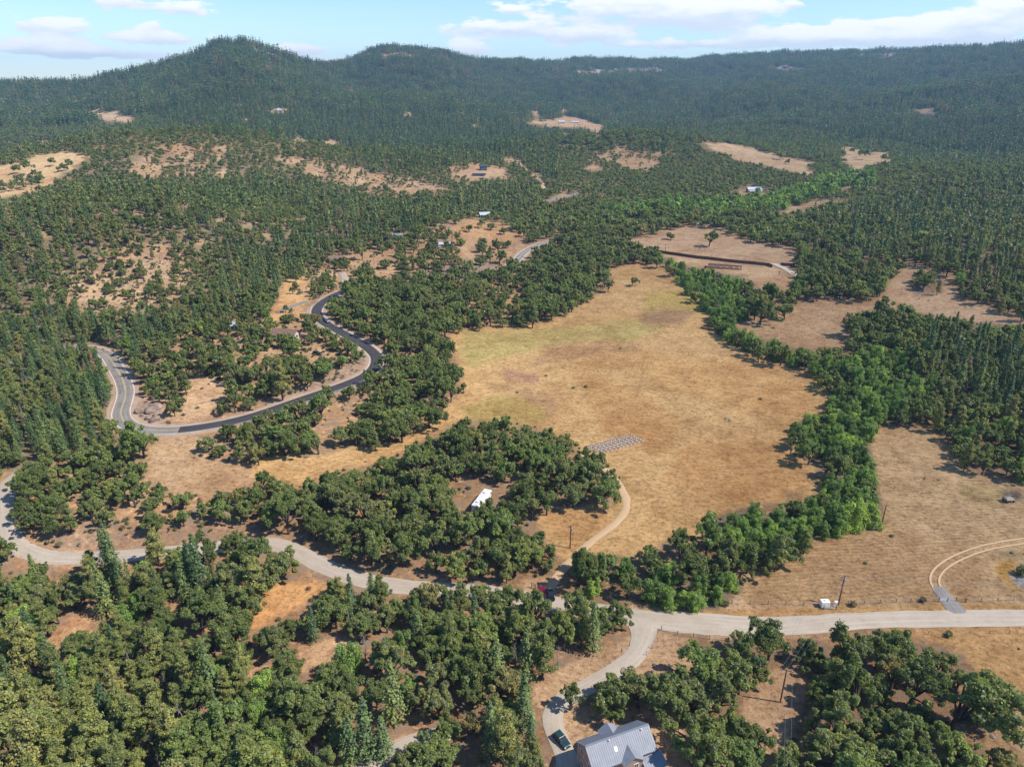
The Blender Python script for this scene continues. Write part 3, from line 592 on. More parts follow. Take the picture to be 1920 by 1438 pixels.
for s_ in (-1, 1): ribbon('edge_line', HWY[max(k_top, k_old - 70):k_old + 1], 0.2, M_MARKW, '', 0.125, s_ * 3.25, parent=ra)
def gw(C, s):
    u, v, d = project(C[:, 0], C[:, 1], C[:, 2]); return 1 + 0.28 * np.exp(-((u - 1330) / 160) ** 2)
ribbon('gravel_road', GRAV, 6.0, M_GRAVEL, 'pale gravel road crossing the foreground and curving left', 0.06, wfun=gw)
ribbon('driveway', DRIVE, 4.4, M_GRAVEL, 'pale gravel driveway leading down to the grey roofed house', 0.11, wfun=lambda C, s: 1 + 0.9 * np.exp(-s / 5.0))
ribbon('driveway', DRIVE2, 4.0, M_GRAVEL, 'short gravel drive among trees beside the low boulder and fence', 0.06)
ribbon('dirt_track', TRACK, 2.4, M_DIRT, 'pale dirt track curving along the edge of the golden meadow', 0.05, cat='track')
for s_ in (-1, 1): ribbon('wheel_rut', RUTS, 0.55, M_DIRT, 'pale twin wheel rut curving over the mown field', 0.04, s_ * 1.05, cat='track')
ribbon('road_apron', APRON, 4.6, M_ASPHO, 'short grey paved apron at the field gate', 0.09, cat='driveway', wfun=lambda C, s: 0.75 + 0.35 * (s / s[-1]))
ribbon('lane', FARRD, 5.0, M_DIRT, 'pale dirt lane climbing past dark firs on the hill', 0.25, cat='lane')
ribbon('highway', FARRD2, 8.0, M_ASPHO, 'distant grey stretch of highway beyond the wooded bend', 0.3)
ribbon('driveway', KNDRV, 4.5, M_GRAVEL, 'short grey driveway leaving the top of the highway bend', 0.15); ribbon('driveway', KNDRV2, 3.5, M_ASPHO, 'short grey driveway end beside the straw coloured clearing', 0.15)
ribbon('lane', FIELDRD, 4.0, M_GRAVEL, 'narrow pale lane crossing the corner of the upper field', 0.15, cat='lane'); ribbon('lane', FENRD, 5.0, M_GRAVEL, 'pale gravel lane through the gap in the brown fence', 0.15, cat='lane')

# ------------------------------------------------------------------ tree prototypes (unit: crown radius 1)
def leaf_quads(rng, C, Rad, n, size, squash=1.0, up=0.25, spread=0.80, inner=0.52):
    """n leaf clumps on and in the given blobs"""
    C = np.asarray(C); Rad = np.asarray(Rad); ns = 9
    sd = rng.normal(size=(len(C), ns, 3)); sd /= np.linalg.norm(sd, axis=2)[:, :, None]; sd[:, :, 2] = np.where(rng.random((len(C), ns)) < .3, np.abs(sd[:, :, 2]), sd[:, :, 2])
    sr = Rad[:, None] * (.26 + .30 * rng.random((len(C), ns))); scn = C[:, None, :] + sd * (Rad[:, None] * (.45 + .55 * rng.random((len(C), ns))))[:, :, None] * np.array([1, 1, squash])
    C0 = np.repeat(C, ns, 0); C = np.vstack([scn.reshape(-1, 3), C]); Rad = np.concatenate([sr.ravel(), Rad * .6]); C0 = np.vstack([C0, C0[::ns]])
    p = Rad ** 2; p = p / p.sum(); k = rng.choice(len(C), n, p=p)
    d = rng.normal(size=(n, 3)); d /= np.linalg.norm(d, axis=1)[:, None]; d[:, 2] = np.where(rng.random(n) < up, np.abs(d[:, 2]), d[:, 2])
    rr = Rad[k] * (inner + (1.05 - inner) * rng.random(n) ** 0.6) * (1 + .45 * (rng.random(n) < .15) * rng.random(n))
    pos = C[k] + d * rr[:, None] * np.array([1, 1, squash])
    od = pos - C0[k]; od /= np.linalg.norm(od, axis=1)[:, None] + 1e-6
    nrm = .55 * d + .6 * od + spread * rng.normal(size=(n, 3)); nrm[:, 2] += 0.7; nrm /= np.linalg.norm(nrm, axis=1)[:, None]
    return quads_at(rng, pos, nrm, size)
def quads_at(rng, pos, nrm, size):
    n = len(pos); a = np.cross(nrm, rng.normal(size=(n, 3))); a /= np.linalg.norm(a, axis=1)[:, None] + 1e-9; b = np.cross(nrm, a)
    s = size * (0.55 + 0.9 * rng.random(n)); w = s * (0.5 + 0.4 * rng.random(n))
    j = lambda: (1 + 0.5 * (rng.random(n) - .5))[:, None]
    V = np.stack([pos + a * s[:, None] * j(), pos + b * w[:, None] * j() + nrm * (s * .18)[:, None], pos - a * s[:, None] * j(), pos - b * w[:, None] * j() + nrm * (s * .18)[:, None]], 1).reshape(-1, 3)
    return V, np.arange(4 * n).reshape(-1, 4)
def join(*parts):
    V = []; Q = []; M = []; n = 0
    for (v, q, mi) in parts:
        if len(v) == 0: continue
        V.append(np.asarray(v)); Q.append(np.asarray(q) + n); M.append(np.full(len(q), mi)); n += len(v)
    return np.vstack(V), np.vstack(Q), np.concatenate(M)
def tubes(list_, n=5):
    mb = MB()
    for P, r in list_: mb.tube(P, r, n, cap=False)
    return np.array(mb.v), np.array(mb.f)
def oak_shape(rng, tall=1.0):
    kind = rng.integers(0, 3); nc = int(rng.integers(20, 34)); C = []; Rd = []; ph = rng.random() * 6.28; ax = .75 + .5 * rng.random(); ox, oy = .2 * rng.normal(size=2)
    tall *= (1.0, 1.38, 1.15)[kind]; tops = [(.5 * rng.normal(), .5 * rng.normal()) for _ in range(4)]
    for k in range(nc):
        a = ph + k * 2.399; s = math.sqrt((k + .5) / nc) * (0.55 + 0.45 * rng.random())
        if kind == 2: q = tops[k % 4]; x_, y_ = q[0] * .8 + .34 * rng.normal(), q[1] * .8 + .34 * rng.normal(); s = min(1.0, math.hypot(x_, y_))
        else: x_, y_ = s * math.cos(a) * (1 + .22 * rng.normal()) * ax + ox, s * math.sin(a) * (1 + .22 * rng.normal()) / ax + oy
        z = (0.50 + (0.80 * (1 - s * s)) * (.35 + .75 * rng.random()) + 0.30 * rng.random()) * tall
        C.append((x_, y_, z)); Rd.append(0.13 + 0.19 * rng.random() ** 1.3)
    L = [([(0, 0, -.08), (0.03, 0.02, .22 * tall), (.02, -.03, .48 * tall)], [.085, .07, .06])]
    for k in range(0, nc, 2): L.append(([(.02, -.02, .34 * tall), (C[k][0] * .5, C[k][1] * .5, .2 * tall + C[k][2] * .5), C[k]], [.045, .03, .012]))
    return np.array(C), np.array(Rd), L
def willow_shape(rng):
    C = []; Rd = []; L = []
    ns = rng.integers(3, 6)
    for k in range(ns):
        a = k * 6.28 / ns + rng.random(); s = 0.35 + .25 * rng.random(); hh = 1.3 + .7 * rng.random()
        for m in range(4):
            f = (m + .6) / 4; C.append((s * (1 - .3 * f) * math.cos(a) + .12 * rng.normal(), s * (1 - .3 * f) * math.sin(a) + .12 * rng.normal(), hh * f + .05)); Rd.append(.40 * (1 - .35 * f) + .06 * rng.random())
        L.append(([(.1 * math.cos(a), .1 * math.sin(a), -.05), (s * .7 * math.cos(a), s * .7 * math.sin(a), hh * .5), (s * .7 * math.cos(a), s * .7 * math.sin(a), hh * .9)], [.05, .03, .012]))
    return np.array(C), np.array(Rd), L
def fir_leaves(rng, tiers, nb, k, size, H_=5.2, low=.5, full=.85):
    pos = []; nrm = []
    for i in range(tiers):
        f = (i + rng.random() * .7) / tiers; z = low + (H_ - low) * f; r = (1 - f) ** full * (0.78 + .35 * rng.random()) + .04
        for b_ in range(max(3, int(nb * (1 - .5 * f)))):
            a = rng.random() * 6.283; rl = r * (.7 + .4 * rng.random())
            for s in np.linspace(.3, 1, k):
                q = rl * s; pos.append((q * math.cos(a) + .05 * rng.normal(), q * math.sin(a) + .05 * rng.normal(), z - .34 * q + .05 * rng.normal()))
                nrm.append((.45 * math.cos(a) + .3 * rng.normal(), .45 * math.sin(a) + .3 * rng.normal(), 1))
    nrm = np.array(nrm); nrm /= np.linalg.norm(nrm, axis=1)[:, None]
    return quads_at(rng, np.array(pos), nrm, size)
def pine_shape(rng):
    C = []; Rd = []; L = [([(0, 0, -.1), (0.02, 0, 2.0), (0, .03, 3.9)], [.085, .065, .02])]
    for i in range(16):
        f = (i + .5) / 16; z = .9 + 3.0 * f; a = i * 2.4 + rng.random(); s = (1 - f * .75) * (.35 + .4 * rng.random())
        C.append((s * math.cos(a), s * math.sin(a), z)); Rd.append(.44 * (1 - .45 * f) + .06 * rng.random())
        if i % 2 == 0: L.append(([(0, 0, z - .15), C[-1]], [.025, .01]))
    return np.array(C), np.array(Rd), L
def spike_fir(rng, tiers=11, nb=7, H_=5.4):
    v, q = fir_leaves(rng, tiers, nb, 2, .30, H_, .4, .85); return v, q
LIM = {'oak': M_OAK, 'fir': M_FIR, 'pine': M_PINE, 'willow': M_WIL, 'shrub': M_SHR, 'snag': M_DEAD}
NEAR = {}; MID = {}; FARP = {}
def proto_coll(nm, meshes):
    c = bpy.data.collections.new(nm)
    for i, me in enumerate(meshes): c.objects.link(bpy.data.objects.new(f'{nm}_{i}', me))
    return c
def make_species(sp, nv, near_n, near_s, mid_n, mid_s, far_n, far_s):
    near = []; mid = []; far = []
    for k in range(nv):
        rng = np.random.default_rng(hash_s(sp) + k)
        if sp == 'oak': C, Rd, L = oak_shape(rng, .88 + .3 * rng.random()); mk = lambda n, s: leaf_quads(rng, C, Rd, n, s)
        elif sp == 'willow': C, Rd, L = willow_shape(rng); mk = lambda n, s: leaf_quads(rng, C, Rd, n, s)
        elif sp == 'pine': C, Rd, L = pine_shape(rng); mk = lambda n, s: leaf_quads(rng, C, Rd, n, s, .75)
        elif sp == 'fir':
            L = [([(0, 0, -.1), (0, 0, 2.6), (0, 0, 5.1)], [.08, .055, .012])]; fu = .75 + .3 * rng.random(); lo = .35 + .5 * rng.random()
            mk = lambda n, s: fir_leaves(rng, int(12 + n / 130), 9, 3 if n < 600 else 5, s, low=lo, full=fu)
        elif sp == 'shrub':
            C = np.array([(.45 * math.cos(a), .45 * math.sin(a), .35 + .25 * rng.random()) for a in rng.random(6) * 6.28] + [(0, 0, .6)]); Rd = np.full(7, .48); L = [([(0, 0, -.1), (.2 * math.cos(a), .2 * math.sin(a), .5)], [.05, .02]) for a in (0, 2, 4)]
            mk = lambda n, s: leaf_quads(rng, C, Rd, n, s)
        trunk = tubes(L); tm = fast_mesh(f'{sp}_trunk', trunk[0], trunk[1], [M_BARK], smooth=True)
        v, q = mk(near_n, near_s); near.append((tm, fast_mesh(f'{sp}_crown', v, q, [LIM[sp]])))
        v, q = mk(mid_n, mid_s); V, Q, M = join((v, q, 0), (trunk[0], trunk[1], 1)); mid.append(fast_mesh(f'{sp}_mid', V, Q, [LIM[sp], M_BARK], M))
        if sp == 'fir':
            v, tq = spike_fir(rng); far.append(fast_mesh('fir_far', v, tq, [M_FIR]))
        else:
            v, q = mk(far_n, far_s); far.append(fast_mesh(f'{sp}_far', v, q, [LIM[sp]]))
    NEAR[sp] = near; MID[sp] = mid; FARP[sp] = far
def hash_s(s): return sum(ord(c) * (i + 3) for i, c in enumerate(s))
make_species('oak', 15, 9500, .040, 2400, .075, 330, .19)
make_species('willow', 7, 9500, .038, 2400, .075, 330, .19)
make_species('pine', 6, 9000, .044, 2000, .095, 280, .25)
make_species('fir', 7, 5200, .08, 900, .17, 0, 0)
make_species('shrub', 4, 420, .12, 160, .2, 60, .3)
def snag_mesh(rng):
    L = [([(0, 0, -.1), (.12 * rng.normal(), .12 * rng.normal(), 1.3), (.2 * rng.normal(), .2 * rng.normal(), 2.8), (.25 * rng.normal(), .25 * rng.normal(), 4.2)], [.09, .07, .045, .008])]
    for i in range(34):
        z = .9 + 3.3 * rng.random(); a = rng.random() * 6.28; q = (.3 + .55 * rng.random()) * (1 - (z - .9) / 4.6)
        e = Vector((q * math.cos(a), q * math.sin(a), z + .25 * rng.random() - .05)); L.append(([(0, 0, z), e], [.022, .006])); L.append(([e * .6 + Vector((0, 0, z * .4)), e + Vector((.2 * rng.normal(), .2 * rng.normal(), .15))], [.012, .004]))
    v, q = tubes(L, 4); return fast_mesh('snag', v, q, [M_DEAD])
SN = [snag_mesh(np.random.default_rng(90 + i)) for i in range(4)]

# ------------------------------------------------------------------ where the trees stand
SIZE = {'oak': (3.1, 5.4), 'fir': (1.9, 3.7), 'pine': (2.4, 3.9), 'willow': (2.6, 4.6), 'shrub': (.55, 1.35), 'snag': (1.3, 2.5)}
MIDH = {'oak': .95, 'fir': 2.2, 'pine': 2.0, 'willow': .9, 'shrub': .4, 'snag': 2.0}
road_pts = np.vstack([np.column_stack([C[:, :2], np.full(len(C), hw)]) for _, C, hw in ROADS])
CELL = 12.0; road_grid = {}
for x, y, hw in road_pts: road_grid.setdefault((int(x // CELL), int(y // CELL)), []).append((x, y, hw))
def road_clear(x, y, m):
    ci, cj = int(x // CELL), int(y // CELL)
    for a in (-1, 0, 1):
        for b_ in (-1, 0, 1):
            for (px_, py_, hw) in road_grid.get((ci + a, cj + b_), ()):
                if (px_ - x) ** 2 + (py_ - y) ** 2 < (hw + m) ** 2: return False
    return True
KEEP = []                                   # spots kept clear of random trees: x, y, radius
TREES = []                                  # species, x, y, R, place id, fixed
grid = {}
def tree_ok(x, y, R, pack):
    ci, cj = int(x // CELL), int(y // CELL)
    for a in (-1, 0, 1):
        for b_ in (-1, 0, 1):
            for (tx, ty, tr) in grid.get((ci + a, cj + b_), ()):
                if (tx - x) ** 2 + (ty - y) ** 2 < (pack * (R + tr)) ** 2: return False
    return True
def put_tree(sp, x, y, R, pid):
    TREES.append((sp, x, y, R, pid)); grid.setdefault((int(x // CELL), int(y // CELL)), []).append((x, y, R))
BAREID = RID['bare']
def keep_clear(u, v, r):
    p = G(u, v); KEEP.append((p.x, p.y, r))
for u, v, r in ((1160, 1405, 15), (1052, 1395, 5), (1012, 1118, 4), (1032, 1118, 4), (908, 930, 7.5), (897, 946, 6.5), (886, 962, 5), (1463, 1316, 3), (1069, 1025, 4), (910, 405, 11), (740, 447, 9), (632, 488, 8), (537, 632, 8), (445, 615, 8), (830, 462, 8), (900, 318, 14), (895, 328, 12), (1412, 357, 20), (1000, 1100, 3), (1400, 365, 14), (1430, 366, 12), (905, 410, 8)): keep_clear(u, v, r)
WOPEN = 'standing alone in the open dry grass'
PLACES.append(WOPEN); PO = PLACES.index(WOPEN)
def hero(s, sp, pid):
    for q in s.split():
        u, v, R = (float(c) for c in q.split(',')); p = G(u, v); put_tree(sp, p.x, p.y, R, pid)
# trees the photograph shows one by one (foot of the tree in pixels, crown radius)
hero('920,612,5.2 1185,535,3.6 1000,608,5.6 960,606,2.6 848,606,2.4 1330,462,6.2 1258,450,4.4 870,735,2.2 1108,545,4.4 1140,548,4.0 860,712,3.6', 'oak', PO)
hero('1465,300,7 1470,298,5 1385,268,5 1360,300,4 1478,308,4 55,330,6 30,326,5 100,312,5 120,322,5 130,310,5 1610,296,8 1625,300,8 1640,290,7 1595,290,6 1655,305,6 880,436,4 920,432,4 905,428,3.4 945,440,4', 'oak', PO)
hero('1440,580,7.5 1425,608,7.0 1470,600,5.2 1600,630,6.0 1640,632,5.2 1660,612,6.5 1690,600,5.6 1730,545,5.0 1590,560,4 1560,552,6 1520,548,6 1610,568,5', 'oak', PLACES.index(W_RIGHT))
hero('1785,1375,8.1 1300,1345,5.2 1340,1290,6.3 1385,1300,5.2 1440,1240,4.9 1420,1400,3.6 1325,1425,5.4 1585,1255,5.2 1600,1330,5.6 1560,1385,5.2 1600,1430,5.8 1520,1440,5.2 1235,1335,5.2 1195,1325,5.4 1135,1335,4.3 1160,1322,4.0 1070,1330,2.5 1850,1440,3.4 1300,1465,5.2 1390,1475,4.5 1580,1485,5.6 1480,1490,4.5', 'oak', PLACES.index(W_HOUSE))
hero('300,1064,3.6 530,748,4.8', 'pine', PLACES.index(W_KNOLL)); hero('1285,1085,5.0', 'oak', PLACES.index(W_CREEK)); hero('1150,1170,3.6 1165,1182,2.4 1090,1168,4.2 1120,1185,3.6', 'oak', PLACES.index(W_LOW))
hero('25,1420,5.4 80,1470,4.6 120,1440,3.8 200,1440,3.8 260,1400,3.6 330,1420,3.4 175,1370,3.4 225,1330,3.0 300,1350,3.0', 'pine', PLACES.index(W_LOW)); hero('100,1450,3.2 690,1420,3.4 740,1350,3.2 660,1430,2.6 720,1420,2.4', 'fir', PLACES.index(W_LOW))
hero('1560,985,4.6 1590,990,4.8 1610,960,4.6 1630,985,3.6 1600,920,4.4 1575,935,4.0', 'willow', PLACES.index(W_CREEK))
for q in '1360,1135 1685,1190 1778,1192 1730,1128 1600,1135 1648,1188'.split():
    u, v = (float(c) for c in q.split(',')); p = G(u, v); put_tree('shrub', p.x, p.y, 1.2, PO)
p = G(1918, 1078); put_tree('shrub', p.x, p.y, 2.6, PO)
for u, v in ((868, 737), (1098, 726), (1075, 728), (880, 790), (845, 700)): p = G(u, v); put_tree('shrub', p.x, p.y, .9, PO)

def region_arrays(x, y, z):
    u, v, d = project(x, y, z); du, dv = warp(x, y, d); u = u + du; v = v + dv; return lookup(veg, u, v), lookup(place, u, v), u, v
nnear = 62000
rr = np.sqrt(RNG.random(nnear) * (1250.0 ** 2 - 78.0 ** 2) + 78.0 ** 2); nn2 = 52000
rr = np.concatenate([rr, np.sqrt(RNG.random(nn2) * (430.0 ** 2 - 78.0 ** 2) + 78.0 ** 2)]); aa = (RNG.random(len(rr)) * 2 - 1) * np.where(rr < 330, R_(49), R_(41))
cx = rr * np.sin(aa); cy = rr * np.cos(aa); cz = zf(cx, cy)
order = RNG.permutation(len(rr)); dens = vnoise(cx, cy, 26, 9) * .6 + vnoise(cx, cy, 9, 10) * .4
spn = vnoise(cx, cy, 38, 30) * .6 + vnoise(cx, cy, 13, 31) * .4; r0, p0, u0, v0 = region_arrays(cx, cy, cz + 3.5)
for i in order:
    k = REGN[r0[i]]
    if k == 'bare': continue
    pack, spw, sf = REG[k]
    if k in ('mix', 'conif', 'cedar', 'front', 'corner'):                 # species keep to stands
        g_ = 1.7 if spn[i] > .5 else .45; spw = {s_: q * (g_ if s_ in ('fir', 'pine') else (2.15 - g_ if s_ == 'oak' else 1)) for s_, q in spw.items()}
    w = random.random() * sum(spw.values()); sp = None
    for s_, q in spw.items():
        w -= q
        if w <= 0: sp = s_; break
    sp = sp or 'oak'; lo, hi = SIZE[sp]; R = (lo + (hi - lo) * random.random() ** 1.3) * sf * (1 if sp not in ('fir', 'pine') else random.uniform(.68, 1.15))
    if sp == 'fir' and rr[i] > 500: R *= .92
    x, y = cx[i], cy[i]
    if k in ('oak_open', 'sparse') and dens[i] < .40: continue
    if k in ('scrub', 'chap', 'front') and dens[i] < (.30 if k != 'chap' else .2): continue
    if not road_clear(x, y, .35 * R): continue
    if any((x - a) ** 2 + (y - b_) ** 2 < (c_ + R * .5) ** 2 for a, b_, c_ in KEEP): continue
    u, v, d = project(x, y, cz[i] + MIDH[sp] * R)                     # the crown must not spread over open ground
    if d > 520: du, dv = warp(x, y, d); u, v = u + du, v + dv
    q = .62 * R * F / d
    if lookup(veg, u, v) == BAREID or lookup(veg, u - q, v) == BAREID or lookup(veg, u + q, v) == BAREID or lookup(veg, u, v - q) == BAREID or lookup(veg, u, v + q) == BAREID: continue
    ut, vt, _ = project(x, y, cz[i] + MIDH[sp] * R * (1.75 if sp in ('fir', 'pine') else 1.5))
    if lookup(veg, ut, vt) == BAREID and random.random() < .85: continue
    if not tree_ok(x, y, R, pack): continue
    put_tree(sp, x, y, R, int(p0[i]))

# tufts and bushes dotted over the open fields, low brush under the trees
for _ in range(6500):
    r = math.sqrt(random.random() * (520 ** 2 - 85 ** 2) + 85 ** 2); a = (random.random() * 2 - 1) * R_(46); x, y = r * math.sin(a), r * math.cos(a)
    u, v, d = project(x, y, gz(x, y)); k = REGN[int(lookup(veg, u, v))]
    if k == 'bare' and (700 < u < 1560 and random.random() > .05): continue
    if k == 'bare' and random.random() > .08: continue
    if road_clear(x, y, .8) and not any((x - a_) ** 2 + (y - b_) ** 2 < (c_ * .8) ** 2 for a_, b_, c_ in KEEP): put_tree('shrub', x, y, (.35 if k == 'bare' else .55) + .6 * random.random() ** 2, int(lookup(place, u, v)))

for (u, v, a, b_) in OPEN:                                     # low bushes and young oaks in the dry openings
    n_ = max(5, int(a * b_ / 14)); uu = u + a * RNG.normal(size=n_) * .6; vv = v + b_ * RNG.normal(size=n_) * .6; Q = ground(uu, vv)
    for q in Q:
        if road_clear(q[0], q[1], 1.5) and not any((q[0] - a_) ** 2 + (q[1] - e_) ** 2 < c_ ** 2 for a_, e_, c_ in KEEP):
            big = random.random() < .25; put_tree('oak' if big else 'shrub', q[0], q[1], random.uniform(1.5, 2.6) if big else random.uniform(.6, 1.5), int(lookup(place, u, v)))

# ------------------------------------------------------------------ individuals (the largest in the picture) and the mass behind them
NAMES = {'oak': 'oak_tree', 'fir': 'fir_tree', 'pine': 'pine_tree', 'willow': 'willow_tree', 'shrub': 'shrub', 'snag': 'dead_tree'}
LOOK = {'oak': 'rounded dark green oak', 'fir': 'pointed dark green fir', 'pine': 'tall olive green pine', 'willow': 'bright green leafy willow', 'shrub': 'low dull green shrub', 'snag': 'bare grey dead tree'}
CATS = {'oak': 'tree', 'fir': 'tree', 'pine': 'tree', 'willow': 'tree', 'shrub': 'shrub', 'snag': 'dead tree'}
def size_word(sp, R):
    lo, hi = SIZE[sp]; f = (R - lo) / (hi - lo); return 'small' if f < .3 else ('large' if f > .75 else '')
TINT = {'oak': [(300, 'dark green'), (550, 'mid green'), (780, 'olive green'), (930, 'light green'), (1001, 'yellowish')], 'fir': [(350, 'dark green'), (700, 'mid green'), (1001, 'olive')], 'pine': [(400, 'olive green'), (750, 'light olive'), (1001, 'yellowish')],
        'willow': [(300, 'deep green'), (700, 'bright green'), (1001, 'yellow green')], 'shrub': [(250, 'brownish'), (600, 'dull olive'), (850, 'green'), (1001, 'reddish')], 'snag': [(1001, 'bare grey')]}
SHAPE = {'oak': 'oak', 'fir': 'pointed fir', 'pine': 'tall pine', 'willow': 'leafy willow', 'shrub': 'low shrub', 'snag': 'dead tree'}
def tree_label(sp, sw, pix, x, y, pid):
    tint = next(w for lim_, w in TINT[sp] if pix <= lim_); near_ = '' if road_clear(x, y, 5.5) else 'roadside '
    sw = sw + ' ' if sw else ''; best = None; k = 0
    for c_ in (-1, 0, 1):
        for e_ in (-1, 0, 1):
            for (tx, ty, tr) in grid.get((int(x // CELL) + c_, int(y // CELL) + e_), ()):
                if tr > 1.5: k += 1
                d2 = (tx - x) ** 2 + (ty - y) ** 2
                if d2 > .01 and tr > 1.5 and (best is None or d2 < best[0]): best = (d2, KIND.get((tx, ty)))
    cr = 'separate ' if k < 4 and 'alone' not in PLACES[pid] else ('crowded ' if k > 11 else ''); by = ''
    if best and best[1] not in (None, sp) and best[0] < 100: by = ' beside a ' + {'oak': 'round oak', 'fir': 'fir', 'pine': 'pine', 'willow': 'willow', 'shrub': 'shrub', 'snag': 'dead tree'}[best[1]]; cr = ''
    lab = f'{sw}{cr}{near_}{tint} {SHAPE[sp]}{by} {PLACES[pid]}'
    if len(lab.split()) > 16: lab = f'{sw}{tint} {SHAPE[sp]}{by} {PLACES[pid]}'
    return lab if len(lab.split()) <= 16 else f'{sw}{near_}{tint} {SHAPE[sp]} {PLACES[pid]}'
KIND = {(t_[1], t_[2]): t_[0] for t_ in TREES}
rest_pts = {k: [] for k in NAMES}
for sp in NAMES:
    L = []
    for (s_, x, y, R, pid) in TREES:
        if s_ != sp: continue
        z = gz(x, y) - .12; u, v, d = project(x, y, z + MIDH[sp] * R); inside = -40 < u < 1960 and v < 1500
        L.append((R / d if inside else 0, x, y, z, R, pid))
    L.sort(key=lambda q: -q[0])
    rl = random.Random(11)
    for n_, (s, x, y, z, R, pid) in enumerate(L):
        if n_ < 300 and s > 0:
            rz = random.random() * 6.283; sw = size_word(sp, R); pix = rl.randint(1, 1000); lab = tree_label(sp, sw, pix, x, y, pid)
            sz = (R * random.uniform(.92, 1.1), R * random.uniform(.92, 1.1), R * random.uniform(.88, 1.18))
            root = thing(NAMES[sp], lab, CATS[sp], (x, y, z), rz, f'{NAMES[sp].replace("_", " ")}s {PLACES[pid]}'); root.scale = sz
            if sp == 'snag':
                link('trunk', random.choice(SN), root)
                root['label'] = lab
            else:
                tm, cmesh = random.choice(NEAR[sp]); link('trunk', tm, root); link('crown', cmesh, root).pass_index = pix
        else: rest_pts[sp].append((x, y, z, R))

def scatter(name, P, coll, nproto, label, cat, sc_xy=1.0):
    P = np.asarray(P, float)
    if len(P) == 0: return
    me = bpy.data.meshes.new(name); me.vertices.add(len(P)); me.vertices.foreach_set('co', P[:, :3].astype(np.float32).ravel())
    n = len(P); rot = np.zeros((n, 3), np.float32); rot[:, 2] = RNG.random(n) * 6.283; rot[:, :2] = RNG.normal(size=(n, 2)) * .03
    scl = np.column_stack([P[:, 3] * sc_xy, P[:, 3] * sc_xy, P[:, 3] * (.82 + .4 * RNG.random(n))]).astype(np.float32)
    a = me.attributes.new('rot', 'FLOAT_VECTOR', 'POINT'); a.data.foreach_set('vector', rot.ravel())
    a = me.attributes.new('scl', 'FLOAT_VECTOR', 'POINT'); a.data.foreach_set('vector', scl.ravel())
    a = me.attributes.new('idx', 'INT', 'POINT'); a.data.foreach_set('value', RNG.integers(0, nproto, n).astype(np.int32))
    o = link(name, me); tag(o, label, cat, kind='stuff')
    ng = bpy.data.node_groups.new(name, 'GeometryNodeTree'); ng.interface.new_socket('Geometry', in_out='INPUT', socket_type='NodeSocketGeometry'); ng.interface.new_socket('Geometry', in_out='OUTPUT', socket_type='NodeSocketGeometry')
    gi = ng.nodes.new('NodeGroupInput'); go = ng.nodes.new('NodeGroupOutput'); ip = ng.nodes.new('GeometryNodeInstanceOnPoints'); ci = ng.nodes.new('GeometryNodeCollectionInfo')
    ci.inputs['Collection'].default_value = coll; ci.inputs['Separate Children'].default_value = True; ci.inputs['Reset Children'].default_value = True
    ip.inputs['Pick Instance'].default_value = True
    def na(nm, ty):
        x = ng.nodes.new('GeometryNodeInputNamedAttribute'); x.data_type = ty; x.inputs['Name'].default_value = nm; return x.outputs['Attribute']
    ng.links.new(gi.outputs[0], ip.inputs['Points']); ng.links.new(ci.outputs[0], ip.inputs['Instance']); ng.links.new(na('idx', 'INT'), ip.inputs['Instance Index'])
    ng.links.new(na('rot', 'FLOAT_VECTOR'), ip.inputs['Rotation']); ng.links.new(na('scl', 'FLOAT_VECTOR'), ip.inputs['Scale']); ng.links.new(ip.outputs[0], go.inputs[0])
    md = o.modifiers.new('scatter', 'NODES'); md.node_group = ng
    return o
STUFF = {'oak': ('oak_woodland', 'mass of dark green oaks over the middle slopes'), 'fir': ('fir_forest', 'mass of dark firs over the hillsides above the highway'), 'pine': ('pine_wood', 'olive pines scattered through the middle woods'),
         'willow': ('willow_thicket', 'bright green thickets along the valley floor'), 'shrub': ('brush', 'low brush dotted over the ground'), 'snag': ('dead_wood', 'bare grey dead trees scattered through the woods')}
for sp, P in rest_pts.items():
    P = np.array(P) if len(P) else np.zeros((0, 4))
    if not len(P): continue
    nm, lab = STUFF[sp]
    if sp == 'snag': scatter(nm, P, proto_coll('p_snag', SN), len(SN), lab, 'dead trees'); continue
    d = np.hypot(P[:, 0], P[:, 1]); lim = 620
    scatter(nm, P[d < lim], proto_coll('pm_' + sp, MID[sp]), len(MID[sp]), lab, 'woodland' if sp != 'shrub' else 'brush')
    scatter(nm + '_beyond', P[d >= lim], proto_coll('pf_' + sp, FARP[sp]), len(FARP[sp]), lab + ', beyond the meadow', 'woodland' if sp != 'shrub' else 'brush')

# far hills: single trees to 1900 m, small stands of trees beyond
def stand(rng, n, rad_):
    P = []
    for k in range(n):
        a = k * 2.399 + rng.random(); s = rad_ * math.sqrt((k + .4) / n); v, tq = fir_leaves(rng, 9, 6, 2, .36, 5.4, .4, 1.0); R = 2.3 + 1.8 * rng.random()
        v = v * np.array([R, R, R * (.85 + .3 * rng.random())]) + np.array([s * math.cos(a), s * math.sin(a), -1.0]); P.append((v, tq, 0))
    V, Q, M = join(*P); return fast_mesh('fir_stand', V, Q, [M_FIR])
STANDS = [stand(np.random.default_rng(500 + i), 10, 15) for i in range(12)]
n1_ = 46000; r = np.sqrt(RNG.random(n1_) * (1950.0 ** 2 - 1240.0 ** 2) + 1240.0 ** 2); a = (RNG.random(n1_) * 2 - 1) * R_(40); x = r * np.sin(a); y = r * np.cos(a); z = zf(x, y)
rg, _, _, _ = region_arrays(x, y, z + 5); rnd = RNG.random(n1_); dn = vnoise(x, y, 40, 12) * .6 + vnoise(x, y, 14, 13) * .4
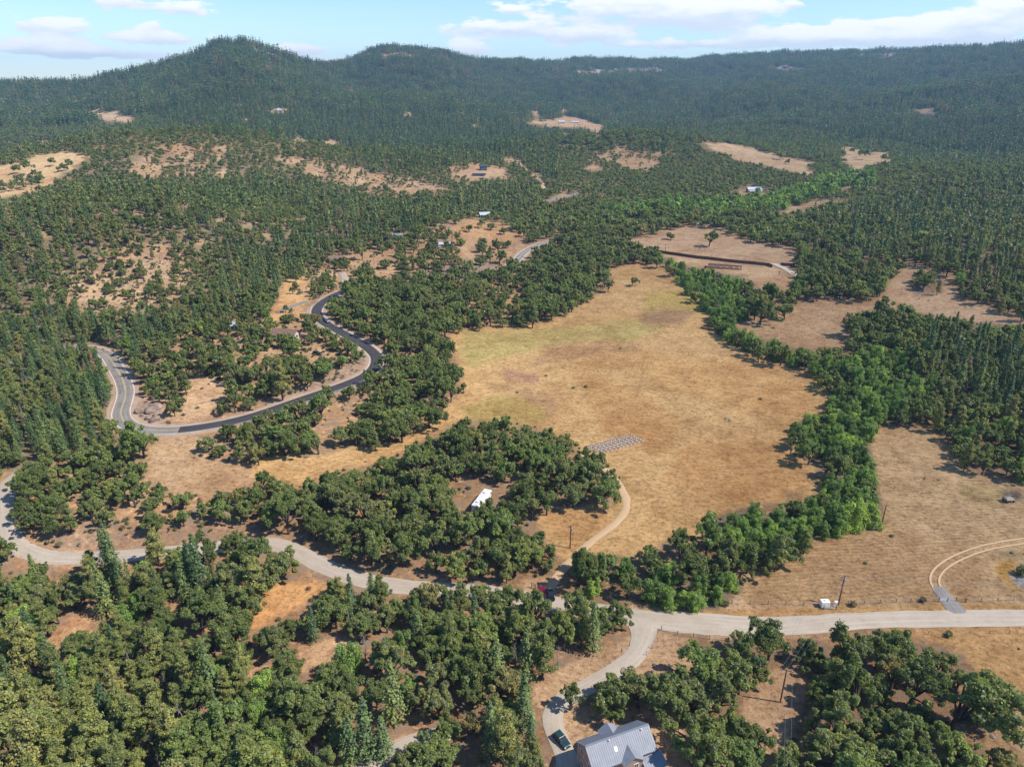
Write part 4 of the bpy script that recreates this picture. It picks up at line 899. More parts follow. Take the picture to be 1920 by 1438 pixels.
rg2, _, _, _ = region_arrays(x, y, z + 11); isb = (rg == BAREID) | (rg2 == BAREID); cf = (rg == RID['conif_far']) | (rg == RID['conif']); sc_ = (rg == RID['scrub']); ch = ~(isb | cf | sc_)
fir_m = (cf & (rnd < .9)) | (ch & (rnd < .10)); oak_m = (ch & (rnd >= .10) & (dn > .22)) | (sc_ & (dn > .34) & (rnd < .85)) | (cf & (rnd > .93))
scatter('fir_forest_far', np.column_stack([x, y, z, 1.7 + 1.5 * RNG.random(n1_) + .9 * vnoise(x, y, 70, 18)])[fir_m], proto_coll('pff_fir', FARP['fir']), len(FARP['fir']), 'unbroken dark fir forest on the lower mountain slopes', 'forest')
scatter('oak_scrub_far', np.column_stack([x, y, z, 2.6 + 1.6 * RNG.random(n1_)])[oak_m], proto_coll('pff_oak', FARP['oak']), len(FARP['oak']), 'grey green oak scrub on the far valley sides', 'woodland')
n2_ = 30000; r = np.sqrt(RNG.random(n2_) * (4350.0 ** 2 - 1930.0 ** 2) + 1930.0 ** 2); a = (RNG.random(n2_) * 2 - 1) * R_(40); x = r * np.sin(a); y = r * np.cos(a); z = zf(x, y)
ok = r < np.interp(a, _az, _R) + 130; u, v, d = project(x, y, z + 6); du, dv = warp(x, y, d); u = u + du; v = v + dv; rg = lookup(veg, u, v); g_ = lookup(gmap, u, v)[..., 0]
ok &= (rg != BAREID) & ~((g_ > .4) & (RNG.random(n2_) < .8)) & (lookup(veg, u, v - 4) != BAREID) & (vnoise(x, y, 60, 15) * .5 + vnoise(x, y, 23, 16) * .5 > .2)
scatter('mountain_forest', np.column_stack([x, y, z, .62 + .35 * RNG.random(n2_) + .45 * vnoise(x, y, 90, 17)])[ok], proto_coll('p_stand', STANDS), len(STANDS), 'blue green conifer forest covering the far mountains and ridges', 'forest')
print('TREES', len(TREES), {k: sum(1 for t_ in TREES if t_[0] == k) for k in NAMES}, 'far', int(fir_m.sum()), int(oak_m.sum()), int(ok.sum()))

# ------------------------------------------------------------------ things: helpers
def height_to(p, vtop):
    """how tall an upright thing at p is when its top shows at row vtop"""
    lo, hi = 0.5, 40.0
    for _ in range(30):
        m = (lo + hi) / 2
        if project(p.x, p.y, p.z + m)[1] > vtop: lo = m
        else: hi = m
    return lo
def window(par, c, w, h, face, depth=.08, frame=M_WHITE):
    """frame with a pane; face: '-y', '+y', '-x', '+x'"""
    s = -1 if face[0] == '-' else 1; mb = MB(); t_ = .09
    def bx(m, du, dv, su, sv, out, th):
        if face[1] == 'y': m.box((c[0] + du, c[1] + s * out, c[2] + dv), (su, th, sv))
        else: m.box((c[0] + s * out, c[1] + du, c[2] + dv), (th, su, sv))
    for sg in (-1, 1): bx(mb, sg * (w / 2), 0, t_, h + t_, depth / 2, depth); bx(mb, 0, sg * (h / 2), w - t_, t_, depth / 2, depth)
    bx(mb, 0, 0, .05, h - t_, depth / 2 - .01, depth - .03)
    f = mb.build('window', frame, par); g = MB(); bx(g, 0, 0, w - t_, h - t_, .012, .02); g.build('pane', M_GLASS, f); return f
def roof_quad(par, name, quad, th, mat, seam_mat=None, spacing=.45, rise=.045):
    """a metal roof plane: quad a,b along the eave, d,c along the ridge, with raised seams"""
    o = MB().slab(quad, th).build(name, mat, par); a, b_, c, d = (Vector(q) for q in quad); nrm = (b_ - a).cross(d - a).normalized()
    if seam_mat:
        mb = MB(); n = int((b_ - a).length / spacing)
        for k in range(1, n):
            p0 = a.lerp(b_, k / n); p1 = d.lerp(c, k / n); e = (b_ - a).normalized() * .022
            mb.slab([p0 - e + nrm * rise, p0 + e + nrm * rise, p1 + e + nrm * rise, p1 - e + nrm * rise], rise + .002)
        tag(mb.build('roof_seams', seam_mat, o), kind='stuff')
    return o
def rail_wall(mb, prof, y0, y1): mb.prism(prof, y0, y1)

# ------------------------------------------------------------------ the grey-roofed house
M_WOOD = plain('tan_siding', (.40, .29, .22), .85, var=.18, scale=1.3); M_BATT = plain('siding_batten', (.46, .34, .26), .85, var=.15, scale=2); M_ROOF = plain('grey_metal_roof', (.235, .25, .285), .55, .1, .10, .8); M_SEAM = plain('roof_seam', (.19, .205, .235), .55, .1, .07)
M_FLASH = plain('dark_flashing', (.10, .12, .14), .5, .4); M_TRIM = plain('pale_trim', (.62, .58, .52), .6)
rl_ = np.array(PXDIR(1097, 1398)); rr_ = np.array(PXDIR(1216, 1356.6)); RZ = 8.3
pl = rl_ * ((RZ - H) / rl_[2]); pr = rr_ * ((RZ - H) / rr_[2]); HL = float(np.hypot(pr[0] - pl[0], pr[1] - pl[1])); hrz = math.atan2(pr[1] - pl[1], pr[0] - pl[0])
hz0 = gz(pl[0] + 5, pl[1] + 2) - .1
house = thing('house', 'two storey tan board house with grey standing seam metal roof', 'house', (pl[0], pl[1], hz0), hrz)
HW = 3.3; EZ = 5.7 - hz0; RG = RZ - hz0; ov = .42; L0, L1 = .35, HL - .35
slope = (RG - EZ) / HW
MB().prism([(-HW, -.6), (HW, -.6), (HW, EZ), (0, RG - .12), (-HW, EZ)], L0, L1, 'x').build('wall', M_WOOD, house)
mb = MB(); x = L0 + .15
while x < L1:
    if not (6.1 < x < 10.6): mb.box((x, -HW - .02, EZ / 2 - .3), (.06, .05, EZ + .4))
    mb.box((x, HW + .02, EZ / 2 - .3), (.06, .05, EZ + .4)); x += .42
y = -HW + .2
while y < HW:
    hh = EZ + (HW - abs(y)) * slope - .25; mb.box((L0 - .02, y, hh / 2 - .3), (.05, .06, hh + .5)); mb.box((L1 + .02, y, hh / 2 - .3), (.05, .06, hh + .5)); y += .42
tag(mb.build('siding_battens', M_BATT, house), kind='stuff')
eo = HW + ov; ez = EZ - ov * slope
roof_quad(house, 'roof_slope', [(0, -eo, ez), (HL, -eo, ez), (HL, 0, RG), (0, 0, RG)], .14, M_ROOF, M_SEAM); roof_quad(house, 'roof_slope', [(HL, eo, ez), (0, eo, ez), (0, 0, RG), (HL, 0, RG)], .14, M_ROOF, M_SEAM)
MB().slab([(0, -.18, RG + .0), (HL, -.18, RG + .0), (HL, .18, RG + .0), (0, .18, RG + .0)], .06).build('ridge_cap', M_SEAM, house)
# front cross gable and the rear one
gx0, gx1, gy = 6.3, 10.3, -HW - 1.2; gm_ = (gx0 + gx1) / 2; grz = EZ + 1.3; gez = EZ - .1
MB().prism([(gx0, -.6), (gx1, -.6), (gx1, gez), (gm_, grz - .1), (gx0, gez)], gy, -HW + .4).build('gable_wall', M_WOOD, house)
mb = MB(); x = gx0 + .15
while x < gx1:
    hh = gez + (1 - abs(x - gm_) / 2) * (grz - gez) - .2; mb.box((x, gy - .02, hh / 2 - .3), (.06, .05, hh + .4)); x += .42
tag(mb.build('siding_battens', M_BATT, house), kind='stuff')
yb = -(RG - grz) / slope
roof_quad(house, 'gable_roof', [(gx0 - .35, gy - .35, gez - .25), (gm_, gy - .35, grz), (gm_, yb, grz), (gx0 - .35, -(RG - gez + .25) / slope, gez - .25)], .1, M_ROOF); roof_quad(house, 'gable_roof', [(gm_, gy - .35, grz), (gx1 + .35, gy - .35, gez - .25), (gx1 + .35, -(RG - gez + .25) / slope, gez - .25), (gm_, yb, grz)], .1, M_ROOF)
r2z = RG - 1.2; y2 = (RG - r2z) / slope
roof_quad(house, 'rear_gable_roof', [(5.0, HW + 1.0, EZ - .1), (5.0, (RG - EZ + .1) / slope, EZ - .1), (7.0, y2, r2z), (7.0, HW + 1.0, r2z)], .1, M_ROOF); roof_quad(house, 'rear_gable_roof', [(9.0, (RG - EZ + .1) / slope, EZ - .1), (9.0, HW + 1.0, EZ - .1), (7.0, HW + 1.0, r2z), (7.0, y2, r2z)], .1, M_ROOF)
MB().prism([(5.3, -.6), (8.7, -.6), (8.7, EZ), (7.0, r2z - .2), (5.3, EZ)], HW - .5, HW + .8).build('rear_gable_wall', M_WOOD, house)
# lean-to wing
wx0, wx1, wy = 10.6, HL + .6, -HW - 2.6
MB().prism([(wy, -.6), (-HW - .01, -.6), (-HW - .01, 4.7), (wy, 3.95)], wx0, wx1, 'x').build('wing_wall', M_WOOD, house)
roof_quad(house, 'wing_roof', [(wx0 - .3, wy - .4, 3.9), (wx1 + .4, wy - .4, 3.9), (wx1 + .4, -HW - .05, 4.85), (wx0 - .3, -HW - .05, 4.85)], .12, M_ROOF, M_SEAM)
mb = MB(); x = wx0 + .2
while x < wx1: mb.box((x, wy - .02, 1.6), (.06, .05, 4.4)); x += .42
tag(mb.build('siding_battens', M_BATT, house), kind='stuff')
for cx_, cz_, w_, h_ in ((2.2, 4.3, 1.0, 1.3), (4.6, 4.3, 1.0, 1.3), (2.6, 1.5, 1.4, 1.4), (5.0, 1.5, 1.2, 1.4)): window(house, (cx_, -HW, cz_), w_, h_, '-y')
window(house, (gm_ + .5, gy, 4.4), .95, 1.2, '-y'); window(house, (gm_ - .6, gy, 1.6), 1.5, 1.6, '-y'); window(house, (wx0 + .9, wy, 3.0), 1.0, .8, '-y'); window(house, (wx0 + 1.0, wy, 1.3), 1.1, 1.3, '-y'); window(house, (wx1 - 1.2, wy, 2.3), 1.2, 1.1, '-y')
for cy_, cz_ in ((-1.7, 4.6), (1.5, 4.9), (-1.7, 1.7), (1.5, 1.7)): window(house, (L0, cy_, cz_), 1.3, 1.25, '-x'); window(house, (L1, cy_, cz_), 1.0, 1.2, '+x')
d_ = MB().box((gx1 - .1, gy - .03, 1.0), (.001, .001, .001)).build('gable_post', M_TRIM, house); bpy.data.objects.remove(d_)
dr = MB().box((wx0 - .02, -HW - 1.0, 1.05), (.06, .95, 2.1)).build('door', M_GLASS, house); MB().box((wx0 - .07, -HW - 1.35, 1.05), (.05, .06, .12)).build('handle', M_STEEL, dr)
for (x_, yy) in ((12.0, -.55), (4.9, -.5)): MB().cyl((x_, yy, RG + yy * slope + .25), .11, .55, 10).build('roof_vent', M_WHITE, house)
nv = Vector((0, -slope, 1)).normalized()
sk = MB().slab([(5.4, -2.15, RG - 2.15 * slope + .14), (6.1, -2.15, RG - 2.15 * slope + .14), (6.1, -1.45, RG - 1.45 * slope + .14), (5.4, -1.45, RG - 1.45 * slope + .14)], .16).build('skylight', M_WHITE, house)
for yy in (-eo, eo): MB().box((HL / 2, yy - .06 * (1 if yy < 0 else -1), ez - .08), (HL, .12, .12)).build('gutter', M_FLASH, house)
for cx_, cy_ in ((L0, -HW), (L1, -HW), (L0, HW), (L1, HW)): MB().box((cx_, cy_, EZ / 2 - .3), (.16, .16, EZ + .5)).build('corner_board', M_TRIM, house)

# ------------------------------------------------------------------ vehicles
def car(name, label, cat, u, v, heading, paint, L=4.5, Wd=1.85, Hh=1.68, van=False, z=None):
    p = G(u, v); root = thing(name, label, cat, (p.x, p.y, (p.z if z is None else z)), heading)
    l = L / 2; w = Wd / 2; b0 = .32; bl = .98 * Hh / 1.68
    body = [(-l, b0 + .12), (-l + .12, b0), (l - .15, b0), (l, b0 + .18), (l - .04, bl - .16), (l - .25, bl - .06), (l * .38, bl + .02), (-l + .06, bl + .02), (-l, bl - .2)]
    o = MB().prism(body, -w, w).build('body', paint, root, .09)
    rf = -l + (.12 if not van else .08); fr = l * .02 if not van else l * .30
    # cabin as a tapered solid with glass sides and a painted roof
    def frus(x0, x1, x2, x3, w0, w1, z0, z1):
        V = [(x0, -w0, z0), (x1, -w0, z0), (x1, w0, z0), (x0, w0, z0), (x3, -w1, z1), (x2, -w1, z1), (x2, w1, z1), (x3, w1, z1)]
        return MB().add(V, [(3, 2, 1, 0), (4, 5, 6, 7), (0, 1, 5, 4), (1, 2, 6, 5), (2, 3, 7, 6), (3, 0, 4, 7)])
    xa, xb = rf, l * .42
    g = frus(xa, xb, fr, xa + .32, w * .97, w * .80, bl, Hh - .06).build('windows', M_GLASS, root, .05)
    frus(xa + .24, fr + .12, fr + .02, xa + .34, w * .84, w * .78, Hh - .09, Hh).build('roof', paint, root, .03)
    for px_ in (.16, -.46):
        for s in (-1, 1): MB().slab([(px_ * l * .9 - .05, s * w * .985, bl), (px_ * l * .9 + .06, s * w * .985, bl), (px_ * l * .9 + .03, s * w * .812, Hh - .07), (px_ * l * .9 - .05, s * w * .812, Hh - .07)], .02 * s).build('pillar', paint, root)
    for s in (-1, 1):
        for wx in (-l * .60, l * .62):
            ty = MB().cyl((wx, s * (w - .09), .34), .34, .22, 18, 'y').build('wheel', M_RUB, root); MB().cyl((wx, s * (w + .02), .34), .19, .03, 12, 'y').build('rim', M_STEEL, ty)
        MB().box((l - .05, s * w * .68, bl - .24), (.10, .38, .16)).build('headlight', M_WHITE, root, .02); MB().box((-l + .02, s * w * .84, bl - .12), (.08, .18, .32)).build('taillight', P_RED, root, .02)
        MB().box((l * .36, s * (w + .08), bl + .06), (.14, .18, .13)).build('mirror', paint, root, .03)
    MB().box((l + .0, 0, b0 + .16), (.08, Wd * .84, .20)).build('bumper', M_RUB, root); MB().box((-l - .0, 0, b0 + .16), (.08, Wd * .84, .20)).build('bumper', M_RUB, root)
    return root
P_RED = plain('red_paint', (.14, .008, .022), .25, .0, .05, 1, .5); P_GRN = plain('dark_green_paint', (.018, .055, .055), .22, .2, .05, 1, .5); P_BLK = plain('dark_blue_paint', (.016, .022, .034), .2, .2, .05, 1, .5); P_WHT = plain('white_car_paint', (.70, .71, .72), .3, 0, .03, 1, .5); P_SIL = plain('silver_car_paint', (.40, .43, .46), .3, .4, .03, 1, .5)
car('parked_car', 'dark green station wagon parked on gravel beside the grey roofed house', 'car', 1053, 1391, math.atan2(-3.3, 2.2), P_GRN, 4.2)
car('parked_car', 'dark red van parked nose to the wood by the gravel road', 'van', 1013, 1114, math.atan2(3.6, 1.5), P_RED, 4.7, 1.95, 1.85, True)
car('parked_car', 'dark blue black car parked beside the red van', 'car', 1032, 1118, math.atan2(3.0, -.3), P_BLK, 4.4, 1.85, 1.6)
kk = int(np.argmin(np.hypot(up[0] - 608, up[1] - 603))); dd = HWY[kk + 1] - HWY[kk]; nn = np.array([-dd[1], dd[0]]) / np.hypot(dd[0], dd[1])
cr_ = car('moving_car', 'silver car driving round the black highway bend', 'car', 608, 603, math.atan2(dd[1], dd[0]), P_SIL, 4.5); cr_.location = (HWY[kk, 0] + nn[0] * 1.8, HWY[kk, 1] + nn[1] * 1.8, HWY[kk, 2] + .17)
car('parked_car', 'white pickup style car beside the red roofed house on the knoll', 'car', 553, 628, .2, P_WHT, 4.6)
car('parked_car', 'silver car under the oaks by the white canopy', 'car', 462, 622, .1, P_SIL, 4.4); car('parked_car', 'dark car standing in the straw clearing on the knoll', 'car', 595, 665, -.2, P_BLK, 4.3)
car('parked_car', 'white car outside the pale shed below the firs', 'car', 826, 464, .1, P_WHT, 4.5); car('parked_car', 'silver car beside the white car near the pale shed', 'car', 838, 459, .1, P_SIL, 4.5)

# ------------------------------------------------------------------ white trailer in the grove, with its deck
pa = np.array(PXDIR(918, 912)); pa = pa * ((3.2 - H + gz(-10, 194)) / pa[2]); pb = np.array(PXDIR(888, 950)); pb = pb * ((3.2 - H + gz(-10, 194)) / pb[2]); mid_ = (pa + pb) / 2; trz = math.atan2(pa[1] - pb[1], pa[0] - pb[0])
tr = thing('travel_trailer', 'long white travel trailer standing among the oaks of the grove', 'trailer', (mid_[0], mid_[1], gz(mid_[0], mid_[1]) - .05), trz); TL = float(np.hypot(pa[0] - pb[0], pa[1] - pb[1])) - 2.2; tl = TL / 2
MB().prism([(-tl, .75), (tl - 2.6, .75), (tl - 2.4, 1.5), (tl - .3, 1.55), (tl, 1.9), (tl - .1, 3.15), (tl - .5, 3.3), (-tl + .2, 3.3), (-tl, 3.1)], -1.25, 1.25).build('body', M_WHITE, tr, .08)
MB().box((-.3, 0, 3.33), (TL - 1.2, 2.2, .06)).build('roof_membrane', M_DIRTY, tr)
MB().box((1.2, -1.55, 2.0), (3.2, .62, 2.2)).build('slide_out', M_WHITE, tr, .04); MB().box((1.2, -1.55, 3.13), (3.3, .7, .06)).build('slide_roof', M_DIRTY, tr)
for x_ in (-3.2, 2.6): MB().box((x_, .1, 3.55), (1.0, .8, .36)).build('roof_unit', M_DIRTY, tr, .06)
for x_ in (-4.6, -1.6, 4.2): MB().box((x_, -.3, 3.42), (.4, .4, .16)).build('roof_hatch', M_WHITE, tr, .03)
for x_, w_ in ((-4.4, 1.0), (-2.9, .7), (4.3, .9)): window(tr, (x_, -1.25, 2.35), w_, .65, '-y', .05, M_BLK)
window(tr, (1.2, -1.86, 2.3), 1.5, .7, '-y', .05, M_BLK)
dr = MB().box((-1.25, -1.27, 1.85), (.75, .05, 1.95)).build('door', M_DIRTY, tr); MB().box((-1.5, -1.31, 1.8), (.08, .05, .12)).build('handle', M_BLK, dr)
for x_ in (-1.6, -.7):
    for s in (-1, 1):
        ty = MB().cyl((x_ - 1.2, s * 1.05, .37), .37, .24, 16, 'y').build('wheel', M_RUB, tr); MB().cyl((x_ - 1.2, s * 1.18, .37), .2, .03, 10, 'y').build('rim', M_STEEL, ty)
for x_ in (-tl + .5, tl - 3.2):
    for s in (-1, 1): MB().box((x_, s * .9, .38), (.12, .12, .8)).build('jack', M_STEEL, tr)
dk = thing('wooden_deck', 'low weathered wooden deck beside the white trailer', 'deck', tr.location + Matrix.Rotation(trz, 3, 'Z') @ Vector((-2.6, -3.0, .05)), trz)
for k in range(14): MB().box((-2.9 + k * .44, 0, .42 + .006 * (k % 3)), (.40, 2.2, .06)).build('board', M_DECK, dk)
for x_ in (-2.8, 0, 2.8):
    for s in (-1, 1): MB().box((x_, s * .95, .12), (.14, .14, .62)).build('leg', M_POST, dk)
MB().box((0, -.98, .33), (6.2, .08, .14)).build('joist', M_POST, dk); MB().box((0, .98, .33), (6.2, .08, .14)).build('joist', M_POST, dk)

# ------------------------------------------------------------------ utility poles and wires
POLES = {}
def pole(key, u, v, vtop, label, arm=True, arm_rz=0.0, transformer=False, arms=1):
    p = G(u, v); h = height_to(p, vtop); r = thing('utility_pole', label, 'utility pole', (p.x, p.y, p.z - .05), 0, 'wooden utility poles')
    MB().tube([(0, 0, -.4), (0, 0, h * .6), (0, 0, h)], [.19, .16, .12], 8).build('pole', M_POLE, r); tops = []
    for k in range(arms if arm else 0):
        zz = h - .35 - .9 * k; a = MB().box((0, 0, zz), (2.6, .12, .14), arm_rz).build('crossarm', M_POLE, r)
        for q in (-1.15, 0, 1.15):
            e = Vector((q * math.cos(arm_rz), q * math.sin(arm_rz), zz + .16)); MB().tube([e - Vector((0, 0, .1)), e + Vector((0, 0, .04)), e + Vector((0, 0, .12))], [.05, .08, .04], 8).build('insulator', M_WHITE, a)
            if k == 0: tops.append(Vector((p.x, p.y, p.z)) + e + Vector((0, 0, .12)))
    if not arm: tops = [Vector((p.x, p.y, p.z + h - .2))]
    if transformer:
        MB().cyl((.28, -.05, h - 1.5), .26, .85, 12).build('transformer', M_STEEL, r, .03)
    POLES[key] = tops; return r
pole('a', 1069, 1026, 984, 'brown utility pole with transformer beside the dirt track', True, .5, True)
pole('b', 1572, 1133, 1078, 'tall dark utility pole beside the white tank at the road fence', True, .2, True)
pole('c', 1654, 980, 946, 'short dark utility pole at the creek edge of the mown field', True, .2)
pole('d', 1463, 1316, 1254, 'brown utility pole with wide crossarm between the oaks below the road', True, -.35)
pole('e', 1247, 476, 458, 'thin utility pole standing in the upper field behind the brown fence', False)
pole('f', 1707, 592, 572, 'thin utility pole beside the oaks of the pinkish field', False)
def wire(label, A_, B_, sag, r=.013):
    P = [A_.lerp(B_, k / 14) - Vector((0, 0, sag * 4 * (k / 14) * (1 - k / 14))) for k in range(15)]
    c_ = P[0].copy(); o = MB().tube([q - c_ for q in P], r, 4).build('power_line', M_WIRE); o.location = c_; return tag(o, label, 'power line', 'overhead power lines')
far_b = [q + Vector((95, -4, -.5)) for q in POLES['b']]; far_d = [q + Vector((-26, -70, 0)) for q in POLES['d']]
for k in range(3):
    nm = ('outer', 'middle', 'inner')[k]
    wire(f'{nm} power line strung over the gravel road between two crossarm poles', POLES['b'][k], POLES['d'][k], 1.1); wire(f'{nm} power line running over the mown field from the tank pole', POLES['b'][k], far_b[k], 1.6); wire(f'{nm} power line running from the oak gap pole past the house', POLES['d'][k], far_d[k], 1.2)
wire('single power line from the tank pole to the creek edge pole', POLES['b'][1], POLES['c'][1], 1.0)

# ------------------------------------------------------------------ fences, gates, tank
def fence(px, label, sp=4.5, hp=1.25, wires=3, name='wire_fence', mat=M_POST, thick=.075):
    P = ground([q[0] for q in pts(px)], [q[1] for q in pts(px)]); root = thing(name, label, 'fence', tuple(P[0])); Q = []
    for i in range(len(P) - 1):
        n = max(1, int(round(np.hypot(*(P[i + 1] - P[i])[:2]) / sp)))
        for k in range(n): Q.append(P[i] + (P[i + 1] - P[i]) * k / n)
    Q.append(P[-1]); Q = [Vector((q[0] - P[0][0], q[1] - P[0][1], gz(q[0], q[1]) - P[0][2])) for q in Q]
    for k, q in enumerate(Q):
        hh = hp * random.uniform(.92, 1.1); MB().tube([q - Vector((0, 0, .35)), q + Vector((random.uniform(-.04, .04), random.uniform(-.04, .04), hh))], thick * random.uniform(.8, 1.25), 6).build('post', mat, root)
    for w_ in range(wires):
        zz = hp * (.3 + .32 * w_); MB().tube([q + Vector((0, 0, zz)) for q in Q], .012, 3, False).build('wire', M_WIRE, root)
    return root
fence('1372,1131 1440,1133 1540,1136', 'wire fence on thin posts from the willows to the white tank'); fence('1590,1133 1680,1129 1760,1127', 'wire fence on thin posts between the tank pole and the field gate'); fence('1808,1129 1870,1126 1960,1124', 'wire fence on thin posts right of the field gate beside the gravel road')
fence('1240,1180 1270,1190 1330,1198 1400,1203', 'wire fence on grey posts along the near side of the gravel road'); fence('1240,1180 1232,1202 1212,1228', 'short post fence along the bend of the house driveway', 3.5)
fence('1625,1192 1700,1190 1780,1188 1930,1186', 'row of low fence posts along the grassy bank below the gravel road', 5.5, .9, 1); fence('1180,1210 1165,1222', 'small length of broken fence on the bare bank by the driveway', 2.2, 1.2, 2); fence('660,1412 690,1395', 'short post fence beside the boulder on the lower drive', 2.5, 1.1, 2)
def gate(u0, v0, u1, v1, label, hgt=1.2, mat=M_STEEL):
    a, b_ = G(u0, v0), G(u1, v1); r = thing('field_gate', label, 'gate', a); d = b_ - a
    for q in (Vector(), d): MB().tube([q - Vector((0, 0, .3)), q + Vector((0, 0, hgt + .2))], .09, 8).build('post', M_POST, r)
    for k in range(4): z_ = Vector((0, 0, .25 + k * (hgt - .25) / 3)); MB().tube([d * .03 + z_, d * .97 + z_], .03, 6).build('rail', mat, r)
    MB().tube([d * .05 + Vector((0, 0, .25)), d * .95 + Vector((0, 0, hgt))], .025, 6).build('brace', mat, r)
gate(1760, 1128, 1776, 1128, 'pale open pipe gate left of the paved field apron', mat=M_DIRTY); gate(1792, 1127, 1811, 1129, 'brown rail gate right of the paved field apron', mat=M_POST); gate(1544, 1142, 1568, 1142, 'low grey pipe gate in front of the white tank'); gate(997, 1100, 1004, 1103, 'short wooden gate end behind the red van', mat=M_POST)
p = G(1545, 1136); tk = thing('water_tank', 'white box shaped water tank by the roadside fence', 'tank', p, .05)
MB().box((0, 0, 1.0), (2.2, 1.5, 1.6)).build('shell', M_WHITE, tk, .12); MB().cyl((0, 0, 1.9), .3, .2, 14).build('lid', M_DIRTY, tk); MB().box((0, 0, .1), (2.4, 1.7, .3)).build('base', M_GROCK, tk); MB().tube([(1.15, 0, .4), (1.6, 0, .4), (1.6, 0, .05)], .05, 6).build('outlet_pipe', M_STEEL, tk)
p = G(1566, 1136); bx_ = thing('meter_box', 'small white meter cabinet at the foot of the tall dark pole', 'cabinet', p, .1)
MB().box((0, 0, .8), (.8, .5, 1.5)).build('cabinet', M_WHITE, bx_, .04); d_ = MB().box((0, -.27, .85), (.6, .04, 1.1)).build('door', M_DIRTY, bx_); MB().box((.2, -.31, .85), (.04, .04, .14)).build('handle', M_BLK, d_)
# brown board fence across the upper field: one part for each panel
P = ground([1200, 1218, 1260, 1300, 1345, 1390, 1440, 1448], [469, 472, 478, 484, 489, 494, 499, 502]); bf = thing('board_fence', 'long dark brown board fence across the upper field', 'fence', tuple(P[0]))
bf2 = None
def board_run(root, P):
    o = P[0]; n_ = 0
    for i in range(len(P) - 1):
        n = max(1, int(np.hypot(*(P[i + 1] - P[i])[:2]) / 2.6))
        for k in range(n):
            a = P[i] + (P[i + 1] - P[i]) * k / n; b_ = P[i] + (P[i + 1] - P[i]) * (k + 1) / n; m_ = (a + b_) / 2; z_ = gz(m_[0], m_[1]) - o[2]; rz = math.atan2(b_[1] - a[1], b_[0] - a[0]); ln = float(np.hypot(*(b_ - a)[:2]))
            mb = MB(); j_ = random.uniform(-.06, .06)
            for q in range(6): mb.box((m_[0] - o[0] + (q - 2.5) * ln / 6 * math.cos(rz), m_[1] - o[1] + (q - 2.5) * ln / 6 * math.sin(rz), z_ + 1.05 + j_), (ln / 6 * .96, .05 + .01 * (q % 2), 2.3), rz)
            mb.build('panel', M_BRFENCE, root); MB().box((a[0] - o[0], a[1] - o[1], z_ + 1.1), (.16, .16, 2.6), rz).build('post', M_POST, root)
board_run(bf, P)
P = ground([1464, 1475, 1490], [498, 499, 500]); bf2 = thing('board_fence', 'short dark brown board fence beyond the gravel gap', 'fence', tuple(P[0])); board_run(bf2, P)
# raised garden frame behind the creek willows
p = G(1358, 502); gd = thing('garden_bed', 'pale walled garden enclosure with rows of dark beds', 'garden', p, -.35)
for k in range(3):
    for q in range(5): MB().box((-9 + q * 4.4, -2.6 + k * 2.6, .3), (2.6, 1.1, .7)).build('bed', M_SOIL, gd)
for (x_, y_, w_, d_) in ((0, -4.6, 24, .3), (0, 4.6, 24, .3), (-12, 0, .3, 9), (12, 0, .3, 9)): MB().box((x_, y_, .6), (w_, d_, 1.4)).build('side_wall', M_DECK, gd)

# ------------------------------------------------------------------ round planters in the meadow
c0 = np.array(P_0 := [27.7, 233.0]); o0 = G(1100, 839); o1 = G(1181, 816); o2 = G(1123, 850)
ex = (o1 - o0) / 11.2; ey = (o2 - o0) / 4.0
rim = MB(); N_ = 16
for k in range(N_):
    a0, a1 = 2 * math.pi * k / N_, 2 * math.pi * (k + 1) / N_
    for (ra_, rb_, z0_, z1_) in ((.64, .56, 0, .36),):
        c_, s_ = math.cos, math.sin
        V = [(ra_ * c_(a0), ra_ * s_(a0), z0_ - .1), (ra_ * c_(a1), ra_ * s_(a1), z0_ - .1), (ra_ * c_(a1), ra_ * s_(a1), z1_), (ra_ * c_(a0), ra_ * s_(a0), z1_), (rb_ * c_(a0), rb_ * s_(a0), z1_), (rb_ * c_(a1), rb_ * s_(a1), z1_), (rb_ * c_(a0), rb_ * s_(a0), .1), (rb_ * c_(a1), rb_ * s_(a1), .1)]
        rim.add(V, [(0, 1, 2, 3), (3, 2, 5, 4), (4, 5, 7, 6)])
rim_me = rim.mesh('rim', plain('weathered_tub', (.52, .48, .44), .7, var=.3, scale=2)); soil_me = MB().cyl((0, 0, .1), .56, .3, 16).mesh('soil', M_SOIL)
for i in range(12):
    for j in range(5):
        if (j == 0 and i > 10) or (i == 0 and j == 4): continue
        q = o0 + ex * (i + .25 * (j % 2)) + ey * j + Vector((random.uniform(-.12, .12), random.uniform(-.12, .12), 0)); q.z = gz(q.x, q.y)
        t_ = thing('round_planter', 'pale ringed round planter in the grid of tubs on the golden meadow', 'planter', q, random.random() * 6, 'round planters set out in rows on the meadow'); t_.scale = (random.uniform(.92, 1.08),) * 2 + (random.uniform(.8, 1.15),)
        link('rim', rim_me, t_); link('soil', soil_me, t_)

